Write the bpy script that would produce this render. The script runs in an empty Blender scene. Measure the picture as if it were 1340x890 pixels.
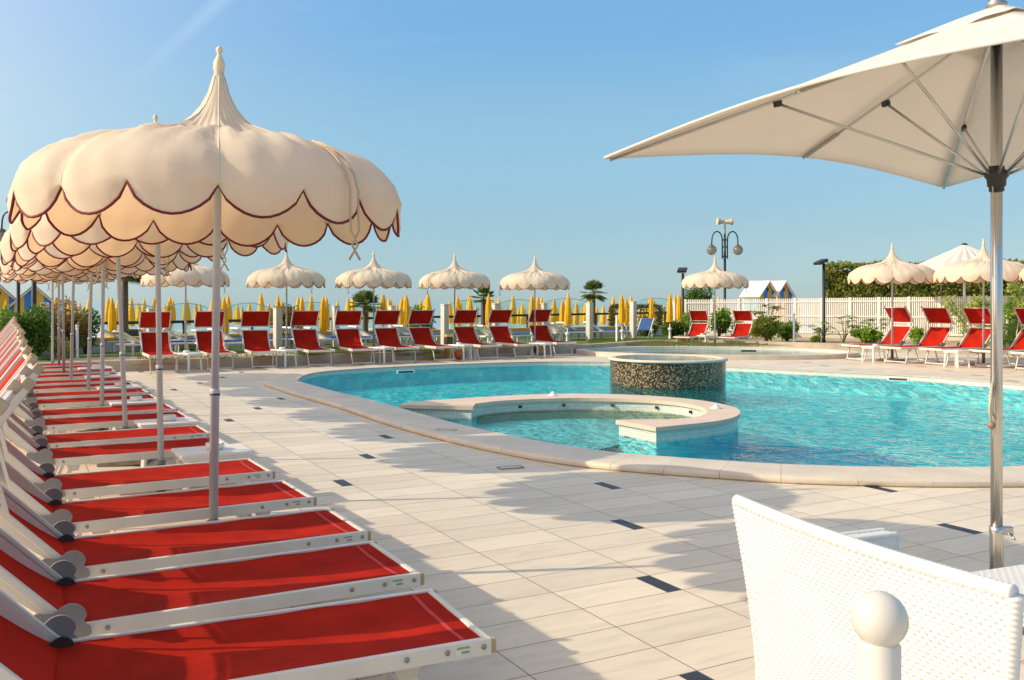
import bpy, bmesh, math, random
from math import pi, sin, cos, radians as R, atan2, sqrt, hypot
from mathutils import Vector, Matrix
from mathutils.geometry import tessellate_polygon
random.seed(7)
SC = bpy.context.scene
COL = SC.collection

# ------------------------------------------------------------------ camera, sky, sun, exposure
F = 1200.0; HZ = 395.0; EYE = 1.5
cd = bpy.data.cameras.new('camera'); cam = bpy.data.objects.new('camera', cd); COL.objects.link(cam)
cam.location = (0, 0, EYE); cam.rotation_euler = (R(90), 0, 0)
cd.sensor_width = 36; cd.lens = 36 * F / 1340; cd.shift_y = -50 / 1340
cd.clip_start = .05; cd.clip_end = 20000
SC.camera = cam
SUN_EL = 29.0; SUN_AZ = atan2(-.99, -.12)          # azimuth measured from +Y towards +X
w = bpy.data.worlds.new('World'); SC.world = w; w.use_nodes = True
nt = w.node_tree; nt.nodes.clear()
def WN(t, **k):
    n = nt.nodes.new(t)
    for a, b in k.items(): setattr(n, a, b)
    return n
sky = WN('ShaderNodeTexSky', sky_type='NISHITA', sun_disc=False, sun_elevation=R(SUN_EL), sun_rotation=SUN_AZ % (2*pi),
         air_density=1.0, dust_density=.25, ozone_density=1.2, altitude=0)
bg = WN('ShaderNodeBackground'); bg.inputs[1].default_value = .15
wo = WN('ShaderNodeOutputWorld')
tc = WN('ShaderNodeTexCoord')
# thin cirrus
mp = WN('ShaderNodeMapping'); mp.inputs['Scale'].default_value = (1.2, 1.2, 6.0); mp.inputs['Rotation'].default_value = (0, R(28), R(20))
nz = WN('ShaderNodeTexNoise'); nz.inputs['Scale'].default_value = 2.2; nz.inputs['Detail'].default_value = 7; nz.inputs['Distortion'].default_value = .6
rp = WN('ShaderNodeValToRGB'); rp.color_ramp.elements[0].position = .5; rp.color_ramp.elements[1].position = .85
rp.color_ramp.elements[1].color = (.6, .6, .6, 1)
mx = WN('ShaderNodeMixRGB'); mx.inputs[2].default_value = (3.6, 4.3, 4.7, 1)
L = nt.links.new
L(tc.outputs['Generated'], mp.inputs[0]); L(mp.outputs[0], nz.inputs[0]); L(nz.outputs[0], rp.inputs[0])
# clear summer haze gradient by elevation, laid over the physical sky, with a broad warm glow added towards the sun to fill the shade
sz = WN('ShaderNodeSeparateXYZ'); L(tc.outputs['Generated'], sz.inputs[0])
gr = WN('ShaderNodeValToRGB'); gr.color_ramp.interpolation = 'EASE'; KS = 1 / .212
E = gr.color_ramp.elements
for i, (p_, c_) in enumerate(((0.0, (.215,.41,.53)), (.07, (.23,.44,.57)), (.17, (.25,.50,.68)), (.30, (.165,.43,.75)), (.6, (.19,.38,.60)), (1.0, (.20,.36,.54)))):
    e_ = E[i] if i < 2 else E.new(p_)
    e_.position = p_; e_.color = tuple(v*KS/6 for v in c_) + (1,)
ms_ = WN('ShaderNodeVectorMath', operation='SCALE'); ms_.inputs['Scale'].default_value = 6; L(sz.outputs[2], gr.inputs[0]); L(gr.outputs[0], ms_.inputs[0])
mb = WN('ShaderNodeMixRGB'); mb.inputs[0].default_value = .8; L(sky.outputs[0], mb.inputs[1]); L(ms_.outputs[0], mb.inputs[2])
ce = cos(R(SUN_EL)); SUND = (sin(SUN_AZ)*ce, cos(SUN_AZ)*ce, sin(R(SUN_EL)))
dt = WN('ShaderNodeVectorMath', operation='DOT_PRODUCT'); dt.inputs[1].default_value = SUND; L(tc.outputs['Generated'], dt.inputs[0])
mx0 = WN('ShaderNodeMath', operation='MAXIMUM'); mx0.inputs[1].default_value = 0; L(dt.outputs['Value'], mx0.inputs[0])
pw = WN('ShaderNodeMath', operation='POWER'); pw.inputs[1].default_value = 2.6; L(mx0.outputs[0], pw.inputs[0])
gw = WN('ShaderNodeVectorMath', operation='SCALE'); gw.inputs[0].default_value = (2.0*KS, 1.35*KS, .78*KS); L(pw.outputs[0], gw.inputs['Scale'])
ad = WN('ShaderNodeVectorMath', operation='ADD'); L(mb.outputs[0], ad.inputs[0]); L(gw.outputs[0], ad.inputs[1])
# one faint vapour trail high on the left
_n = Vector((-.317,1,.329)).cross(Vector((-.408,1,.246))).normalized()
d2_ = WN('ShaderNodeVectorMath', operation='DOT_PRODUCT'); d2_.inputs[1].default_value = _n; L(tc.outputs['Generated'], d2_.inputs[0])
ab = WN('ShaderNodeMath', operation='ABSOLUTE'); L(d2_.outputs['Value'], ab.inputs[0])
m1_ = WN('ShaderNodeMapRange'); m1_.inputs[1].default_value = 0; m1_.inputs[2].default_value = .010; m1_.inputs[3].default_value = .34; m1_.inputs[4].default_value = 0; L(ab.outputs[0], m1_.inputs[0])
m2_ = WN('ShaderNodeMapRange'); m2_.inputs[1].default_value = .20; m2_.inputs[2].default_value = .34; L(sz.outputs[2], m2_.inputs[0])
m3_ = WN('ShaderNodeMath', operation='MULTIPLY'); L(m1_.outputs[0], m3_.inputs[0]); L(m2_.outputs[0], m3_.inputs[1])
m4_ = WN('ShaderNodeMath', operation='MAXIMUM'); m5_ = WN('ShaderNodeMath', operation='MULTIPLY'); L(rp.outputs[0], m5_.inputs[0]); L(m2_.outputs[0], m5_.inputs[1]); L(m3_.outputs[0], m4_.inputs[0]); L(m5_.outputs[0], m4_.inputs[1]); L(m4_.outputs[0], mx.inputs[0])
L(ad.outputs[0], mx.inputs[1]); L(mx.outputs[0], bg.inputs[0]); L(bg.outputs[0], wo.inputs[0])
sd = bpy.data.lights.new('sun', 'SUN'); sun = bpy.data.objects.new('sun', sd); COL.objects.link(sun)
sd.energy = 3.2; sd.angle = R(.55); sd.color = (1.0, .84, .62)
ce = cos(R(SUN_EL))
sun.rotation_euler = Vector((-sin(SUN_AZ)*ce, -cos(SUN_AZ)*ce, -sin(R(SUN_EL)))).to_track_quat('-Z', 'Y').to_euler()
sun.location = (-30, -4, 20)
SC.view_settings.view_transform = 'Standard'; SC.view_settings.look = 'None'
SC.view_settings.exposure = .5; SC.view_settings.gamma = 1
SC.cycles.max_bounces = 8; SC.cycles.transparent_max_bounces = 24; SC.cycles.use_denoising = True
SC.cycles.caustics_reflective = False; SC.cycles.caustics_refractive = False; SC.cycles.sample_clamp_indirect = 6

def P(x, y, z=0.0):
    Z = F * (EYE - z) / (y - HZ)
    return Vector(((x - 670) / F * Z, Z, z))
def G(x, Z, z=0.0): return Vector(((x - 670) / F * Z, Z, z))
def HT(y, Z): return EYE - (y - HZ) * Z / F

# ------------------------------------------------------------------ materials
MATS = {}
def node(m, t, **k):
    n = m.node_tree.nodes.new(t)
    for a, b in k.items(): setattr(n, a, b)
    return n
def mat(name, col=(.5,.5,.5), rough=.5, metal=0., trans=0., noise=0., nscale=8., bump=0., bscale=40., tcol=None, coat=0., spec=.5):
    if name in MATS: return MATS[name]
    m = bpy.data.materials.new(name); m.use_nodes = True; MATS[name] = m
    N = m.node_tree.nodes; N.clear(); LK = m.node_tree.links.new
    b = node(m, 'ShaderNodeBsdfPrincipled'); o = node(m, 'ShaderNodeOutputMaterial')
    b.inputs['Base Color'].default_value = (*col, 1); b.inputs['Roughness'].default_value = rough
    b.inputs['Metallic'].default_value = metal; b.inputs['Coat Weight'].default_value = coat
    b.inputs['Specular IOR Level'].default_value = spec
    t = node(m, 'ShaderNodeTexCoord')
    if noise:
        n = node(m, 'ShaderNodeTexNoise'); n.inputs['Scale'].default_value = nscale; n.inputs['Detail'].default_value = 5
        LK(t.outputs['Object'], n.inputs[0])
        mr = node(m, 'ShaderNodeMapRange'); mr.inputs[1].default_value = .3; mr.inputs[2].default_value = .7
        mr.inputs[3].default_value = 1 - noise; mr.inputs[4].default_value = 1 + noise
        LK(n.outputs[0], mr.inputs[0])
        v = node(m, 'ShaderNodeVectorMath', operation='SCALE'); v.inputs[0].default_value = col
        LK(mr.outputs[0], v.inputs['Scale']); LK(v.outputs[0], b.inputs['Base Color'])
        m['colnode'] = v.name
    if bump:
        n = node(m, 'ShaderNodeTexNoise'); n.inputs['Scale'].default_value = bscale; n.inputs['Detail'].default_value = 4
        LK(t.outputs['Object'], n.inputs[0])
        bp = node(m, 'ShaderNodeBump'); bp.inputs['Strength'].default_value = bump; bp.inputs['Distance'].default_value = .01
        LK(n.outputs[0], bp.inputs['Height']); LK(bp.outputs[0], b.inputs['Normal'])
    if trans:
        tr = node(m, 'ShaderNodeBsdfTranslucent'); tr.inputs[0].default_value = (*(tcol or col), 1)
        ms = node(m, 'ShaderNodeMixShader'); ms.inputs[0].default_value = trans
        LK(b.outputs[0], ms.inputs[1]); LK(tr.outputs[0], ms.inputs[2]); LK(ms.outputs[0], o.inputs[0])
    else: LK(b.outputs[0], o.inputs[0])
    return m

def setup(name):
    m = bpy.data.materials.new(name); m.use_nodes = True; MATS[name] = m
    m.node_tree.nodes.clear()
    return m, (lambda t, **k: node(m, t, **k)), m.node_tree.links.new
def mathn(nd, LK, op, a, b=None, c=None):
    n = nd('ShaderNodeMath', operation=op)
    for i, v in enumerate((a, b, c)):
        if v is None: continue
        if isinstance(v, (int, float)): n.inputs[i].default_value = v
        else: LK(v, n.inputs[i])
    return n.outputs[0]

def deck_material():
    m, nd, LK = setup('stone_tiles')
    tc = nd('ShaderNodeTexCoord'); sx = nd('ShaderNodeSeparateXYZ'); LK(tc.outputs['Object'], sx.inputs[0])
    A = lambda op, a, b=None: mathn(nd, LK, op, a, b)
    c, s = cos(R(28.5)), sin(R(28.5))
    X, Y = sx.outputs[0], sx.outputs[1]
    u = A('ADD', A('MULTIPLY', X, c), A('MULTIPLY', Y, s))
    v = A('SUBTRACT', A('MULTIPLY', Y, c), A('MULTIPLY', X, s))
    U = A('DIVIDE', A('SUBTRACT', u, 2.44), .62); V = A('DIVIDE', A('SUBTRACT', v, 3.775), .2855)
    iu, iv = A('FLOOR', U), A('FLOOR', V); fu, fv = A('FRACT', U), A('FRACT', V)
    def line(f, wd): return A('MAXIMUM', A('LESS_THAN', f, wd), A('GREATER_THAN', f, 1 - wd))
    joint = A('MAXIMUM', line(fu, .0048), line(fv, .0105))
    j4 = A('DIVIDE', iv, 4.0)
    a1 = A('LESS_THAN', A('ABSOLUTE', A('SUBTRACT', j4, A('ROUND', j4))), .01)
    q = A('DIVIDE', A('SUBTRACT', iu, j4), 4.0)
    a2 = A('LESS_THAN', A('ABSOLUTE', A('SUBTRACT', q, A('ROUND', q))), .01)
    ins = A('MULTIPLY', A('MULTIPLY', a1, a2), A('GREATER_THAN', fu, .845))
    cb = nd('ShaderNodeCombineXYZ'); LK(iu, cb.inputs[0]); LK(iv, cb.inputs[1])
    wn = nd('ShaderNodeTexWhiteNoise', noise_dimensions='2D'); LK(cb.outputs[0], wn.inputs[0])
    # veined stone: stretched noise along u, offset per tile
    cv = nd('ShaderNodeCombineXYZ'); LK(A('ADD', A('MULTIPLY', u, 2.2), A('MULTIPLY', wn.outputs[0], 30)), cv.inputs[0]); LK(A('MULTIPLY', v, 14), cv.inputs[1])
    n1 = nd('ShaderNodeTexNoise'); n1.inputs['Scale'].default_value = 1; n1.inputs['Detail'].default_value = 8; n1.inputs['Roughness'].default_value = .65; n1.inputs['Distortion'].default_value = .5
    LK(cv.outputs[0], n1.inputs[0])
    r1 = nd('ShaderNodeValToRGB'); e = r1.color_ramp.elements
    e[0].position = .28; e[0].color = (.60, .52, .40, 1); e[1].position = .72; e[1].color = (.76, .675, .54, 1)
    x = e.new(.5); x.color = (.71, .625, .495, 1)
    LK(n1.outputs[0], r1.inputs[0])
    n2 = nd('ShaderNodeTexNoise'); n2.inputs['Scale'].default_value = .6; n2.inputs['Detail'].default_value = 4; LK(tc.outputs['Object'], n2.inputs[0])
    f = A('MULTIPLY', A('ADD', A('MULTIPLY', wn.outputs[0], .15), .93), A('ADD', A('MULTIPLY', n2.outputs[0], .30), .85))
    vs = nd('ShaderNodeVectorMath', operation='SCALE'); LK(r1.outputs[0], vs.inputs[0]); LK(f, vs.inputs['Scale'])
    m1 = nd('ShaderNodeMixRGB'); LK(ins, m1.inputs[0]); LK(vs.outputs[0], m1.inputs[1]); m1.inputs[2].default_value = (.035, .035, .042, 1)
    m2 = nd('ShaderNodeMixRGB'); LK(A('MULTIPLY', joint, .9), m2.inputs[0]); LK(m1.outputs[0], m2.inputs[1]); m2.inputs[2].default_value = (.17, .12, .085, 1)
    b = nd('ShaderNodeBsdfPrincipled'); LK(m2.outputs[0], b.inputs['Base Color'])
    LK(A('ADD', A('MULTIPLY', n1.outputs[0], .3), .32), b.inputs['Roughness']); b.inputs['Specular IOR Level'].default_value = .35
    bp = nd('ShaderNodeBump'); bp.inputs['Strength'].default_value = .5; bp.inputs['Distance'].default_value = .003
    LK(A('SUBTRACT', A('MULTIPLY', n1.outputs[0], .25), joint), bp.inputs['Height']); LK(bp.outputs[0], b.inputs['Normal'])
    o = nd('ShaderNodeOutputMaterial'); LK(b.outputs[0], o.inputs[0]); return m

def mosaic_material(name, cols, cell=.02, grout=(.25,.22,.18), rough=.25, gw=.09, wet=False):
    """coloured glass mosaic on UVs measured in metres"""
    m, nd, LK = setup(name)
    A = lambda op, a, b=None: mathn(nd, LK, op, a, b)
    tc = nd('ShaderNodeTexCoord'); sx = nd('ShaderNodeSeparateXYZ'); LK(tc.outputs['UV'], sx.inputs[0])
    U, V = A('DIVIDE', sx.outputs[0], cell), A('DIVIDE', sx.outputs[1], cell)
    fu, fv = A('FRACT', U), A('FRACT', V)
    g = A('MAXIMUM', A('LESS_THAN', fu, gw), A('LESS_THAN', fv, gw))
    cb = nd('ShaderNodeCombineXYZ'); LK(A('FLOOR', U), cb.inputs[0]); LK(A('FLOOR', V), cb.inputs[1])
    wn = nd('ShaderNodeTexWhiteNoise', noise_dimensions='2D'); LK(cb.outputs[0], wn.inputs[0])
    r = nd('ShaderNodeValToRGB'); r.color_ramp.interpolation = 'CONSTANT'
    E = r.color_ramp.elements
    E[0].position = 0; E[0].color = (*cols[0], 1); E[1].position = 1 / len(cols); E[1].color = (*cols[1], 1)
    for i in range(2, len(cols)): x = E.new(i / len(cols)); x.color = (*cols[i], 1)
    LK(wn.outputs[0], r.inputs[0])
    mi = nd('ShaderNodeMixRGB'); LK(g, mi.inputs[0]); LK(r.outputs[0], mi.inputs[1]); mi.inputs[2].default_value = (*grout, 1)
    b = nd('ShaderNodeBsdfPrincipled'); LK(mi.outputs[0], b.inputs['Base Color']); b.inputs['Roughness'].default_value = rough
    o = nd('ShaderNodeOutputMaterial'); LK(b.outputs[0], o.inputs[0]); return m

def water_material(name, tint, scale, strength, rough=.02):
    m, nd, LK = setup(name)
    tc = nd('ShaderNodeTexCoord')
    n1 = nd('ShaderNodeTexNoise'); n1.inputs['Scale'].default_value = scale; n1.inputs['Detail'].default_value = 3; n1.inputs['Distortion'].default_value = .8
    n2 = nd('ShaderNodeTexNoise'); n2.inputs['Scale'].default_value = scale * 3.1; n2.inputs['Detail'].default_value = 2
    LK(tc.outputs['Object'], n1.inputs[0]); LK(tc.outputs['Object'], n2.inputs[0])
    h = mathn(nd, LK, 'ADD', n1.outputs[0], mathn(nd, LK, 'MULTIPLY', n2.outputs[0], .3))
    bp = nd('ShaderNodeBump'); bp.inputs['Strength'].default_value = 1; bp.inputs['Distance'].default_value = strength
    LK(h, bp.inputs['Height'])
    fr = nd('ShaderNodeFresnel'); fr.inputs[0].default_value = 1.12; LK(bp.outputs[0], fr.inputs['Normal'])
    tr = nd('ShaderNodeBsdfTransparent'); tr.inputs[0].default_value = (*tint, 1)
    rf = nd('ShaderNodeBsdfRefraction'); rf.inputs['Color'].default_value = (*tint, 1); rf.inputs['IOR'].default_value = 1.33; rf.inputs['Roughness'].default_value = 0
    LK(bp.outputs[0], rf.inputs['Normal'])
    mt = nd('ShaderNodeMixShader'); mt.inputs[0].default_value = .12; LK(tr.outputs[0], mt.inputs[1]); LK(rf.outputs[0], mt.inputs[2])
    gl = nd('ShaderNodeBsdfGlossy'); gl.inputs['Roughness'].default_value = rough; LK(bp.outputs[0], gl.inputs['Normal'])
    ms = nd('ShaderNodeMixShader'); LK(fr.outputs[0], ms.inputs[0]); LK(mt.outputs[0], ms.inputs[1]); LK(gl.outputs[0], ms.inputs[2])
    o = nd('ShaderNodeOutputMaterial'); LK(ms.outputs[0], o.inputs[0]); return m

def foliage(name, c1, c2, scale=6.0, tr=.45):
    if name in MATS: return MATS[name]
    m, nd, LK = setup(name)
    tc = nd('ShaderNodeTexCoord'); n = nd('ShaderNodeTexNoise'); n.inputs['Scale'].default_value = scale; n.inputs['Detail'].default_value = 3
    LK(tc.outputs['Object'], n.inputs[0])
    r = nd('ShaderNodeValToRGB'); E = r.color_ramp.elements
    E[0].position = .35; E[0].color = (*c1, 1); E[1].position = .66; E[1].color = (*c2, 1); LK(n.outputs[0], r.inputs[0])
    b = nd('ShaderNodeBsdfPrincipled'); b.inputs['Roughness'].default_value = .45; LK(r.outputs[0], b.inputs['Base Color'])
    t = nd('ShaderNodeBsdfTranslucent'); LK(r.outputs[0], t.inputs[0])
    ms = nd('ShaderNodeMixShader'); ms.inputs[0].default_value = tr; LK(b.outputs[0], ms.inputs[1]); LK(t.outputs[0], ms.inputs[2])
    o = nd('ShaderNodeOutputMaterial'); LK(ms.outputs[0], o.inputs[0]); return m

def glass_material():
    m, nd, LK = setup('screen_glass')
    tr = nd('ShaderNodeBsdfTransparent'); tr.inputs[0].default_value = (.90, .98, .97, 1)
    gl = nd('ShaderNodeBsdfGlossy'); gl.inputs['Roughness'].default_value = .03
    fr = nd('ShaderNodeFresnel'); fr.inputs[0].default_value = 1.5
    ms = nd('ShaderNodeMixShader'); LK(fr.outputs[0], ms.inputs[0]); LK(tr.outputs[0], ms.inputs[1]); LK(gl.outputs[0], ms.inputs[2])
    o = nd('ShaderNodeOutputMaterial'); LK(ms.outputs[0], o.inputs[0]); return m

CREAM = mat('cream_canvas', (.80,.71,.57), .85, trans=.33, tcol=(.86,.60,.36), noise=.07, nscale=3, bump=.55, bscale=7)
MAROON = mat('dark_red_piping', (.16,.008,.012), .7)
ALU = mat('brushed_aluminium', (.62,.62,.60), .32, .85, noise=.08)
CHROME = mat('polished_steel', (.60,.60,.59), .24, 1.)
GREYP = mat('grey_pole_paint', (.47,.51,.57), .42, 0, noise=.06)
DARKM = mat('dark_metal', (.035,.035,.037), .45, .3)
WHITEF = mat('white_frame_paint', (.70,.67,.60), .38, noise=.07, nscale=5)
GREYPL = mat('grey_hinge_plastic', (.24,.235,.235), .45, noise=.06)
BLACKPL = mat('black_plastic', (.03,.028,.026), .5)
TANPL = mat('tan_end_cap', (.42,.32,.19), .6, noise=.15)
REDF = mat('red_mesh_fabric', (.38,.015,.006), .78, trans=.04, tcol=(.85,.045,.02), noise=.26, nscale=4, bump=.6, bscale=9, spec=.08)
REDH = mat('red_fabric_hem', (.58,.05,.05), .7, trans=.2, tcol=(.8,.06,.04))
WPLAST = mat('white_plastic', (.80,.79,.75), .35, noise=.03)
YELL = mat('yellow_canvas', (.88,.55,.02), .8, trans=.3, tcol=(.9,.55,.03), noise=.12, nscale=4)
YPAINT = mat('yellow_ledge_paint', (.72,.42,.03), .6, noise=.12)
STONE = mat('pale_coping_stone', (.66,.575,.46), .55, noise=.09, nscale=2.5, bump=.35, bscale=25)
KERB = mat('beige_kerb_render', (.47,.39,.30), .75, noise=.14, nscale=3, bump=.3, bscale=20)
CONC = mat('pale_concrete_paint', (.62,.59,.52), .7, noise=.10, nscale=2, bump=.3)
WALLW = mat('off_white_wall_render', (.55,.53,.47), .8, noise=.14, nscale=2, bump=.3)
FENCEW = mat('white_fence_paint', (.80,.76,.71), .55, noise=.04)
LAWN = mat('lawn_soil', (.10,.16,.025), .9, noise=.35, nscale=5, bump=.8)
SOIL = mat('planting_bed_soil', (.38,.30,.20), .95, noise=.3, nscale=6, bump=.8)
SAND = mat('beach_sand', (.52,.42,.28), .95, noise=.12, nscale=1.5, bump=.6, bscale=8)
TILE = deck_material()
WALLT = mosaic_material('pale_pool_mosaic', [(.70,.74,.66),(.62,.70,.64),(.74,.76,.68),(.66,.74,.68)], .04, (.36,.42,.40))
FLOORT = mosaic_material('turquoise_pool_floor', [(.02,.66,.80),(.05,.80,.88),(.40,.94,.94),(.02,.72,.84),(.09,.86,.90)], .16, (.05,.74,.82), .4, .05)
DEEPT = mat('deep_blue_mosaic', (.02,.36,.62), .4, noise=.1)
DRUM = mosaic_material('brown_gold_mosaic', [(.012,.010,.008),(.05,.03,.015),(.30,.21,.11),(.06,.04,.02),(.12,.075,.04),(.45,.37,.24),(.09,.055,.03)], .02, (.03,.022,.015), .22, .07)
WATER = water_material('pool_water', (.68,1.0,1.0), 3.0, .19)
WATERS = water_material('shallow_water', (.86,.96,.96), 4.5, .01)
GLASS = glass_material()

# ------------------------------------------------------------------ mesh helpers
def tag(o, label=None, cat=None, group=None, kind=None):
    if label: o['label'] = label
    if cat: o['category'] = cat
    if group: o['group'] = group
    if kind: o['kind'] = kind
    return o
def thing(name, label, cat, loc=(0,0,0), rz=0, group=None):
    o = bpy.data.objects.new(name, None); COL.objects.link(o); o.empty_display_size = .2
    o.location = loc; o.rotation_euler = (0, 0, rz)
    return tag(o, label, cat, group)
KIDS = {}
def children(o): return KIDS.get(o.name, [])
def adopt(c, p):
    c.parent = p; KIDS.setdefault(p.name, []).append(c)
def copy_tree(o, parent=None):
    c = o.copy(); COL.objects.link(c)
    if parent: adopt(c, parent)
    for ch in children(o): copy_tree(ch, c)
    return c
def place(proto, first, loc, rz, label, group=None, tilt=(0,0), s=1):
    o = proto if first else copy_tree(proto)
    o.location = loc; o.rotation_euler = (tilt[0], tilt[1], rz); o.scale = (s, s, s)
    o['label'] = label
    if group: o['group'] = group
    return o

class MB:
    def __init__(s): s.v = []; s.f = []; s.m = []; s.uv = {}; s.mats = []; s.cur = 0; s.sm = []
    def use(s, m):
        if m not in s.mats: s.mats.append(m)
        s.cur = s.mats.index(m); return s
    def add(s, vs, fs, smooth=False, uvs=None):
        k = len(s.v); s.v += [tuple(p) for p in vs]
        for i, f in enumerate(fs):
            if uvs: s.uv[len(s.f)] = uvs[i]
            s.f.append(tuple(k + j for j in f)); s.m.append(s.cur); s.sm.append(smooth)
        return s
    def box(s, c, d, rz=0, M=None, bev=0):
        x, y, z = d[0]/2, d[1]/2, d[2]/2
        if bev:
            b = min(bev, x*.9, y*.9, z*.9); vs = []; 
            bmm = bmesh.new(); bmesh.ops.create_cube(bmm, size=1)
            for v in bmm.verts: v.co = Vector((v.co.x*d[0], v.co.y*d[1], v.co.z*d[2]))
            bmesh.ops.bevel(bmm, geom=bmm.edges[:], offset=b, segments=2, affect='EDGES', profile=.5)
            bmm.verts.index_update()
            vs = [v.co.copy() for v in bmm.verts]; fs = [[q.index for q in f.verts] for f in bmm.faces]; bmm.free()
        else:
            vs = [Vector((i*x, j*y, k*z)) for i in (-1,1) for j in (-1,1) for k in (-1,1)]
            fs = [(0,1,3,2),(4,6,7,5),(0,4,5,1),(2,3,7,6),(0,2,6,4),(1,5,7,3)]
        T = M if M is not None else Matrix.Translation(c) @ Matrix.Rotation(rz, 4, 'Z')
        return s.add([T @ v for v in vs], fs)
    def bar(s, a, b, wd, ht, up=(0,0,1), bev=0):
        a, b = Vector(a), Vector(b); d = b - a; l = d.length
        z = d.normalized(); u = Vector(up); x = u.cross(z)
        if x.length < 1e-4: x = Vector((1,0,0)).cross(z)
        x.normalize(); y = z.cross(x)
        T = Matrix(((x.x,y.x,z.x,0),(x.y,y.y,z.y,0),(x.z,y.z,z.z,0),(0,0,0,1)))
        return s.box(None, (wd, ht, l), M=Matrix.Translation((a+b)/2) @ T, bev=bev)
    def tube(s, pts, r, n=8, cap=True, closed=False):
        pts = [Vector(p) for p in pts]; vs = []; fs = []; N = len(pts)
        rr = r if isinstance(r, (list, tuple)) else [r]*N
        prev = None
        for i, p in enumerate(pts):
            if closed: t = pts[(i+1) % N] - pts[i-1]
            else: t = pts[min(i+1, N-1)] - pts[max(i-1, 0)]
            t.normalize()
            if prev is None:
                u = Vector((0,0,1)).cross(t)
                if u.length < .05: u = Vector((1,0,0)).cross(t)
            else:
                u = prev - t * prev.dot(t)
                if u.length < 1e-5: u = Vector((1,0,0)).cross(t)
            u.normalize(); prev = u; q = t.cross(u)
            for k in range(n):
                a = 2*pi*k/n; vs.append(p + u*cos(a)*rr[i] + q*sin(a)*rr[i])
        for i in range(N if closed else N-1):
            j = (i+1) % N
            for k in range(n):
                l = (k+1) % n; fs.append((i*n+k, i*n+l, j*n+l, j*n+k))
        if cap and not closed:
            fs.append(tuple(range(n-1, -1, -1))); fs.append(tuple((N-1)*n+k for k in range(n)))
        return s.add(vs, fs, True)
    def lathe(s, prof, n=16, c=(0,0,0), uvm=False, cap=False):
        vs = []; fs = []; uvs = [] if uvm else None
        for r, z in prof:
            for k in range(n):
                a = 2*pi*k/n; vs.append((c[0]+r*cos(a), c[1]+r*sin(a), c[2]+z))
        for i in range(len(prof)-1):
            for k in range(n):
                l = (k+1) % n; fs.append((i*n+k, i*n+l, (i+1)*n+l, (i+1)*n+k))
                if uvm:
                    R0 = prof[0][0]; u0, u1 = 2*pi*k/n*R0, 2*pi*(k+1)/n*R0
                    uvs.append(((u0,prof[i][1]),(u1,prof[i][1]),(u1,prof[i+1][1]),(u0,prof[i+1][1])))
        if cap:
            fs.append(tuple(range(n-1,-1,-1))); fs.append(tuple((len(prof)-1)*n+k for k in range(n)))
            if uvm: uvs += [tuple((0,0) for _ in range(n))]*2
        return s.add(vs, fs, True, uvs)
    def poly(s, pts, z0, z1=None, holes=(), uv=False, sides=True):
        """filled polygon (with holes) at z1, sides down to z0; z1=None -> only a sheet at z0"""
        loops = [[Vector((p[0], p[1], 0)) for p in pts]] + [[Vector((p[0], p[1], 0)) for p in h] for h in holes]
        tris = tessellate_polygon(loops); flat = [p for l in loops for p in l]
        zt = z0 if z1 is None else z1
        fs = []
        for t in tris:
            a, b, c = (flat[i] for i in t)
            if (b-a).cross(c-a).z < 0: t = (t[0], t[2], t[1])
            fs.append(tuple(t))
        s.add([(p.x, p.y, zt) for p in flat], fs, False, [tuple((flat[i].x, flat[i].y) for i in f) for f in fs] if uv else None)
        if z1 is not None and sides:
            for l in loops: s.wall([(p.x, p.y) for p in l], z0, z1, True, uv)
        return s
    def wall(s, pts, z0, z1, closed=False, uv=True, smooth=False):
        n = len(pts); vs = []; fs = []; uvs = []; d = 0; ds = [0]
        for i in range(n if closed else n-1):
            j = (i+1) % n; d += hypot(pts[j][0]-pts[i][0], pts[j][1]-pts[i][1]); ds.append(d)
        for p in pts: vs += [(p[0], p[1], z0), (p[0], p[1], z1)]
        for i in range(n if closed else n-1):
            j = (i+1) % n; fs.append((2*i, 2*j, 2*j+1, 2*i+1))
            uvs.append(((ds[i], z0), (ds[i+1], z0), (ds[i+1], z1), (ds[i], z1)))
        return s.add(vs, fs, smooth, uvs if uv else None)
    def prism_xz(s, pts, y0, y1):
        n = len(pts); vs = [(p[0], y0, p[1]) for p in pts] + [(p[0], y1, p[1]) for p in pts]
        fs = [tuple(range(n)), tuple(range(2*n-1, n-1, -1))] + [(i, i+n, (i+1) % n + n, (i+1) % n) for i in range(n)]
        return s.add(vs, fs)
    def grid(s, fn, nu, nv, smooth=True, closed_u=False):
        vs = [fn(i/nu, j/nv) for j in range(nv+1) for i in range(nu+1)]
        fs = [(j*(nu+1)+i, j*(nu+1)+i+1, (j+1)*(nu+1)+i+1, (j+1)*(nu+1)+i) for j in range(nv) for i in range(nu)]
        return s.add(vs, fs, smooth)
    def build(s, name, m=None, parent=None, **tg):
        me = bpy.data.meshes.new(name); me.from_pydata(s.v, [], s.f)
        ms = s.mats or [m]
        for q in ms: me.materials.append(q)
        if s.mats: me.polygons.foreach_set('material_index', s.m)
        me.polygons.foreach_set('use_smooth', s.sm)
        if s.uv:
            ul = me.uv_layers.new(name='UVMap')
            for pi_, p in enumerate(me.polygons):
                if pi_ in s.uv:
                    for li, c in zip(p.loop_indices, s.uv[pi_]): ul.data[li].uv = c
        me.update()
        o = bpy.data.objects.new(name, me); COL.objects.link(o)
        if parent: adopt(o, parent)
        if tg: tag(o, **tg)
        return o
def smooth_angle(o, deg=35):
    me = o.data; me.polygons.foreach_set('use_smooth', [True]*len(me.polygons))
    me.set_sharp_from_angle(angle=R(deg)); return o
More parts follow.
